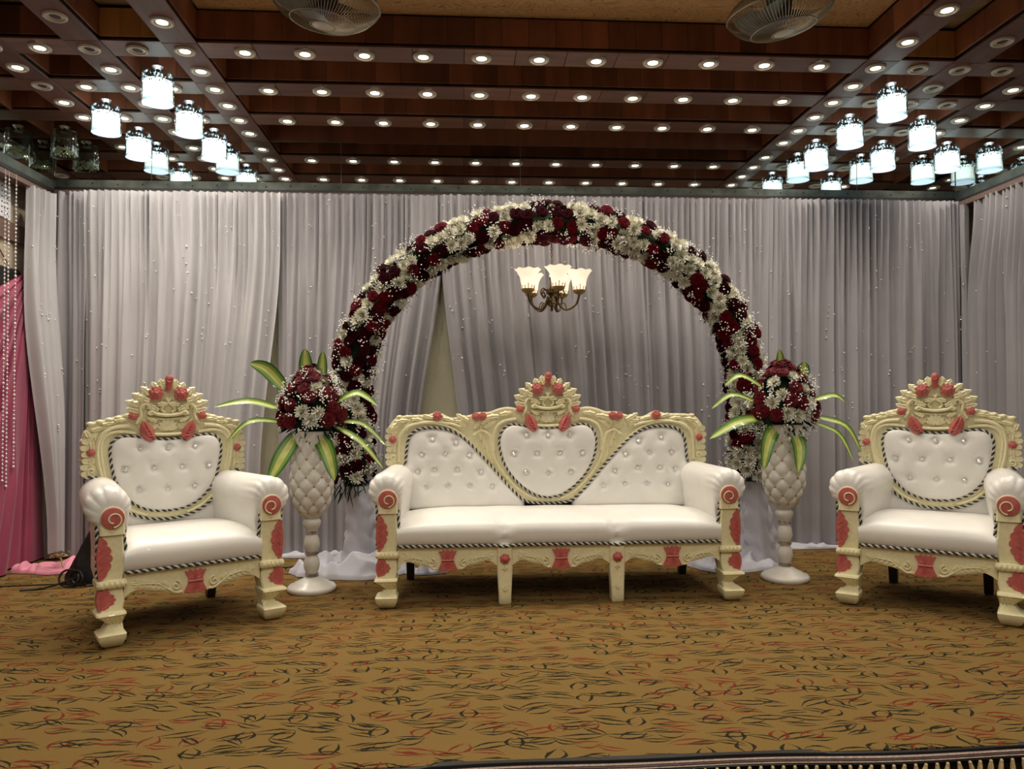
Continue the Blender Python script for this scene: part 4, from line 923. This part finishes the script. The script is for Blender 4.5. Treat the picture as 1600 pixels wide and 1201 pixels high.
def wing(g, s, xo, z0, z1, n=6):
    for i in range(n):
        z = lerp(z0, z1, (i + .5) / n); h = (z1 - z0) / n * .47; R = []
        for u in range(7): a = -PI / 2 + PI * u / 6; R.append([(s * (xo - .05), YB - .005 + .0 * a, z + h * math.sin(a)), (s * (xo + .018 * math.cos(a) + .004 * math.sin(i * 2)), YB - .012, z + h * math.sin(a)), (s * (xo + .018 * math.cos(a)), YB + .06, z + h * math.sin(a)), (s * (xo - .05), YB + .06, z + h * math.sin(a))])
        g.rings(R)
def ropes_path(pts, y=YB - .012): return [(x, y, z) for x, z in pts]
def rear_leg(t, x, y=.575):
    g = MB(); R = [[(x - w_, y - w_ + d, z), (x + w_, y - w_ + d, z), (x + w_, y + w_ + d, z), (x - w_, y + w_ + d, z)] for z, w_, d in ((0, .021, .03), (.02, .023, .028), (.26, .027, 0), (.34, .027, 0))]; g.rings(R); g.build('rear_leg', 'dark_leg', t, False)
def common(t, hw, pinch):
    for s in (-1, 1): arm_post(t, hw, s); armrest(t, hw, s)
    seat(t, hw, pinch)
    # wooden seat box under the upholstery
    g = MB(); g.box(-hw - .02, hw + .02, .0, .58, .25, .335); g.build('seat_base', 'dark_leg', t, False)
def armchair(loc, rz, label):
    t = thing('armchair', label, 'armchair', loc, rz, 'white tufted armchairs'); hw = .315; common(t, hw, ()); front_rail(t, -hw, hw)
    for s in (-1, 1): rear_leg(t, s * .245)
    before = set(t.children)
    lower = [(0, .474), (.10, .486), (.19, .527), (.265, .597), (.312, .68), (.335, .728)]
    upper = [(.402, .728), (.405, .80), (.408, .86), (.412, .93), (.405, .965), (.388, .985), (.372, 1.018), (.33, 1.030), (.28, 1.045), (.22, 1.066), (.17, 1.05), (.10, 1.02), (0, 1.0)]
    lo = smooth2(lower, 4); poly = half_mirror(lo + upper); g = MB(); g.prism(poly, YB, YB + .07)
    shield = smooth2([(0, .523), (.08, .531), (.16, .567), (.225, .637), (.262, .72), (.281, .82), (.284, .89), (.266, .931), (.23, .950), (.18, .950), (.12, .940), (.06, .932), (0, .930)], 4); sh = half_mirror(shield)[:-1] if False else half_mirror(shield)
    carve_rope(g, YB - .004, [(x * 1.12 + (.01 if x > 0 else -.01), .74 + (z - .74) * 1.12) for x, z in sh[4:len(sh) // 2 - 8]], .010, 0, 1); carve_rope(g, YB - .004, [(-(x * 1.12 + .01), .74 + (z - .74) * 1.12) for x, z in sh[4:len(sh) // 2 - 8]], .010, 0, 1)
    for s in (-1, 1):
        wing(g, s, .402, .735, .945, 6)
        carve_rope(g, YB - .004, [(s * .31, .70), (s * .335, .78), (s * .345, .88), (s * .325, .96), (s * .27, 1.0), (s * .19, 1.01)], .012)
        for bx, bz, an, ln, wd in ((.378, .79, 92, .075, .016), (.368, .885, 80, .085, .020), (.385, .93, 120, .075, .020), (.372, .985, 160, .08, .016), (.32, 1.018, 165, .07, .014), (.262, 1.036, 165, .07, .014), (.345, .985, 150, .08, .012), (.385, .95, 60, .045, .018), (.355, .93, 95, .06, .012)): carve_leaf(g, YB - .002, s * bx, bz, an if s > 0 else 180 - an, ln, wd, .016, 3, 20 * s)
        carve_spiral(g, YB - .006, s * .372, .765, .020, 1.3, -90, .006, s); carve_rope(g, YB + .012, [(s * .405, .95), (s * .385, .985), (s * .368, 1.020), (s * .33, 1.030), (s * .28, 1.043), (s * .22, 1.062), (s * .17, 1.05)], .013)
        for k in range(5): g.ball((s * lerp(.375, .20, k / 4), YB + .008, lerp(1.016, 1.058, k / 4) + .006), .018, 10, 0, (1.2, 1, .8))
    fr = g.build('back_frame', 'cream', t, auto=45)
    for s in (-1, 1): q = MB(); carve_rose(q, YB - .010, s * .375, .868, .022); q.build('carved_rose', 'coral', fr, auto=60)
    crest(t)
    tuft_panel(t, sh, (0, .74), YB - .006, .040, [(-.14, .886), (0, .884), (.14, .886), (-.215, .770), (-.072, .772), (.072, .772), (.215, .770), (-.14, .655), (0, .653), (.14, .655)])
    rope('rope_trim', ropes_path(sh + sh[:1], YB - .010), t); rope('rope_trim', ropes_path([(-x, z) for x, z in lo[::-1]] + lo[1:], YB - .008), t)
    for s in (-1, 1): rope('rope_trim', ropes_path([(s * .335, .728), (s * .37, .734), (s * .40, .73)], YB - .012), t)
    g = MB(); o = half_mirror([(0, .33), (.36, .33), (.375, .60), (.37, .72), (.335, .735), (.28, .70), (0, .56)]); g.prism(o, YB + .006, YB + .06); g.build('lower_back', 'leather', t, False)
    g = MB(); g.prism(half_mirror([(0, .33), (.33, .33), (.36, .70), (.36, .95), (0, .97)]), YB + .06, YB + .085); g.build('back_board', 'dark_leg', t, False)
    for o in set(t.children) - before: o.scale.z = .962; o.location.z = .47 * (1 - .962)
    return t
def sofa(loc, rz, label):
    t = thing('sofa', label, 'sofa', loc, rz); hw = .895; common(t, hw, (-.312, .312))
    for a, c in ((-hw, -.352), (-.272, .272), (.352, hw)): front_rail(t, a, c)
    for s in (-1, 1):
        rear_leg(t, s * .865)
        g = MB(); R = []
        for z, w_, yf, yb in ((0, .030, -.048, .01), (.01, .034, -.054, .012), (.05, .034, -.058, .012), (.12, .038, -.050, .012), (.18, .042, -.044, .012), (.25, .042, -.048, .012), (.318, .042, -.046, .012)): R.append([(s * .312 - w_, yf + .006, z), (s * .312 - w_ + .006, yf, z), (s * .312 + w_ - .006, yf, z), (s * .312 + w_, yf + .006, z), (s * .312 + w_, yb, z), (s * .312 - w_, yb, z)])
        g.rings(R); carve_fan(g, -.046, s * .312, .205, -90, 3, 90, .03, .007); carve_fan(g, -.058, s * .312, .075, 90, 3, 70, .03, .006); lg_ = g.build('middle_leg', 'cream', t, auto=40)
        q = MB(); carve_rose(q, -.050, s * .312, .250, .028); q.build('carved_rose', 'coral', lg_, auto=60)
    S = smooth2([(0, .471), (.08, .473), (.153, .490), (.215, .545), (.28, .615), (.36, .708), (.44, .797), (.51, .868), (.57, .912), (.65, .942), (.74, .950), (.82, .936), (.862, .905), (.880, .862), (.887, .80), (.895, .725)], 4)
    upper = [(.93, .712), (1.0, .712), (1.008, .80), (1.010, .866), (1.0, .93), (.975, .97), (.95, 1.0), (.90, 1.016), (.82, 1.020), (.75, 1.022), (.69, 1.036), (.62, 1.004), (.55, 1.0), (.50, 1.014), (.435, 1.034), (.37, 1.036), (.30, 1.060), (.24, 1.066), (.17, 1.05), (.10, 1.02), (0, 1.0)]
    g = MB(); g.prism(half_mirror(S + upper), YB, YB + .07)
    shield = smooth2([(0, .507), (.08, .524), (.16, .575), (.235, .652), (.285, .742), (.306, .83), (.306, .88), (.290, .925), (.262, .953), (.22, .966), (.15, .955), (.08, .946), (0, .944)], 4); sh = half_mirror(shield)
    for s in (-1, 1):
        carve_rope(g, YB - .004, [(s * (x + .028), z + .03) for x, z in S[10:50:2]], .009, 0, 2)
        carve_rope(g, YB - .004, [(s * .34, .80), (s * .345, .88), (s * .32, .955), (s * .27, .99), (s * .20, 1.0)], .011); carve_rope(g, YB - .004, [(s * .47, .90), (s * .42, .93), (s * .37, .90), (s * .352, .82), (s * .33, .74), (s * .27, .65), (s * .17, .55), (s * .06, .49)], .009)
        carve_rope(g, YB - .004, [(s * .55, .955), (s * .62, .975), (s * .74, .985), (s * .86, .965), (s * .92, .91), (s * .935, .83), (s * .935, .74)], .011)
        wing(g, s, .998, .715, .955, 6)
        for bx, bz, an, ln, wd in ((.972, .80, 92, .08, .018), (.965, .885, 85, .08, .020), (.975, .935, 125, .08, .022), (.95, .985, 165, .09, .018), (.85, 1.0, 178, .08, .016), (.72, 1.008, 10, .07, .016), (.66, 1.008, 190, .08, .016), (.58, .985, 178, .08, .018), (.50, .992, 20, .09, .020), (.385, 1.008, 165, .09, .020), (.42, .975, 150, .10, .018), (.40, .945, 140, .10, .016), (.46, .94, 120, .08, .014), (.30, 1.028, 165, .08, .018), (.52, .955, 30, .09, .016), (.42, .87, 80, .10, .014), (.40, .82, 75, .10, .012), (.35, .72, 60, .11, .012), (.26, .62, 50, .10, .010), (.90, .93, 110, .07, .014)): carve_leaf(g, YB - .002, s * bx, bz, an if s > 0 else 180 - an, ln, wd, .016, 3, 20 * s)
        carve_spiral(g, YB - .006, s * .965, .765, .020, 1.3, -90, .006, s); carve_rope(g, YB + .012, [(s * a_, c_) for a_, c_ in upper[4:-2]], .012, 0, 3)
        for k in range(4): g.ball((s * lerp(.93, .78, k / 3), YB + .010, 1.016), .017, 10, 0, (1.3, 1, .8)); g.ball((s * lerp(.58, .50, k / 3), YB + .010, lerp(1.002, 1.014, k / 3)), .015, 10, 0, (1.2, 1, .8))
    fr = g.build('back_frame', 'cream', t, auto=45)
    for x, z, r in ((.694, 1.022, .030), (.455, 1.018, .026), (.412, 1.020, .026), (.970, .878, .024)):
        for s in (-1, 1): q = MB(); carve_rose(q, YB - .012, s * x, z, r); q.build('carved_rose', 'coral', fr, auto=60)
    crest(t, 1.0)
    tuft_panel(t, sh, (0, .75), YB - .006, .042, [(-.135, .900), (0, .898), (.135, .900), (-.215, .785), (-.072, .787), (.072, .787), (.215, .785), (-.14, .668), (0, .666), (.14, .668)])
    bt = [(.726, .880), (.58, .858), (.79, .784), (.647, .787), (.495, .776), (.815, .680), (.712, .690), (.572, .690), (.425, .672), (.763, .582), (.627, .592), (.49, .592), (.352, .582)]
    for s in (-1, 1):
        out = [(s * x, z) for x, z in S[8:]] + [(s * .93, .70), (s * .93, .44), (s * .15, .44)]
        tuft_panel(t, out, (s * .60, .655), YB + .004, .040, [(s * x, z) for x, z in bt])
    rope('rope_trim', ropes_path(sh + sh[:1], YB - .010), t); rope('rope_trim', ropes_path([(-x, z) for x, z in S[::-1]] + S[1:], YB - .008), t)
    g = MB(); g.prism(half_mirror([(0, .33), (.93, .33), (.95, .70), (.95, .95), (.3, .97), (0, .97)]), YB + .06, YB + .085); g.build('back_board', 'dark_leg', t, False)
    return t
armchair((-1.322, 3.862, 0), math.radians(33), 'white tufted armchair with cream carved frame beside the pink drape and left vase')
armchair((2.423, 3.86, 0), math.radians(-38.5), 'white tufted armchair with cream carved frame to the right of the right vase')
sofa((.542, 4.235, 0), math.radians(.3), 'long white tufted sofa with cream and coral carved frame under the flower arch')

# ------------------------------------------------------------------ stage front: braid, tassels, riser
b = MB(); b.box(-4.6, 5.4, 2.375, 2.5, -.45, -.02); struct(b.build('wall_front', 'riser', smooth=False), 'dark riser of the stage front')
tr = thing('carpet_fringe', 'braided carpet edging with gold tassels along the stage front', 'fringe', (0, 2.355, 0))
def wav(x): return .004 * math.sin(x * 3.1) + .003 * math.sin(x * 7.3 + 1)
for nm, m, dy, dz, h in (('edge_pile', 'cable', 0, -.006, .006), ('braid', 'braid_pale', -.005, -.014, .003), ('braid', 'braid_brown', -.006, -.020, .004), ('braid', 'braid_pale', -.007, -.0265, .0028), ('braid', 'cable', -.006, -.033, .004)):
    g = MB(); R = []
    for i in range(161): x = lerp(-1.6, 2.6, i / 160); R.append([(x, dy - .006, dz - h + wav(x)), (x, dy - .009, dz + wav(x)), (x, dy - .006, dz + h + wav(x)), (x, dy + .02, dz + h), (x, dy + .02, dz - h)])
    g.rings(R); g.build(nm, m, tr, auto=60)
g = MB(); random.seed(9); g.ball((0, 0, -.006), .006, 8)
for k in range(9): a = 2 * PI * k / 9; g.tube([(.003 * math.cos(a), .003 * math.sin(a), -.006), (.006 * math.cos(a), .005 * math.sin(a), -.022), (.009 * math.cos(a) + random.gauss(0, .002), .006 * math.sin(a), -.044)], .0021, 4)
TAS = g.mesh('tassel', 'gold_tassel')
for i in range(100):
    x = -1.1 + i * .0355; random.seed(i); q = link('tassel', TAS, tr, Matrix.Translation((x, -.016, -.034 + wav(x))) @ Matrix.Rotation(random.gauss(0, .18), 4, 'Y') @ Matrix.Rotation(random.random() * 6, 4, 'Z'))
b = MB(); b.box(-6, 7, -3, 2.375, -.47, -.45); b.build('floor_hall', 'riser', smooth=False); struct(bpy.data.objects['floor_hall'], 'dark hall floor below the stage')
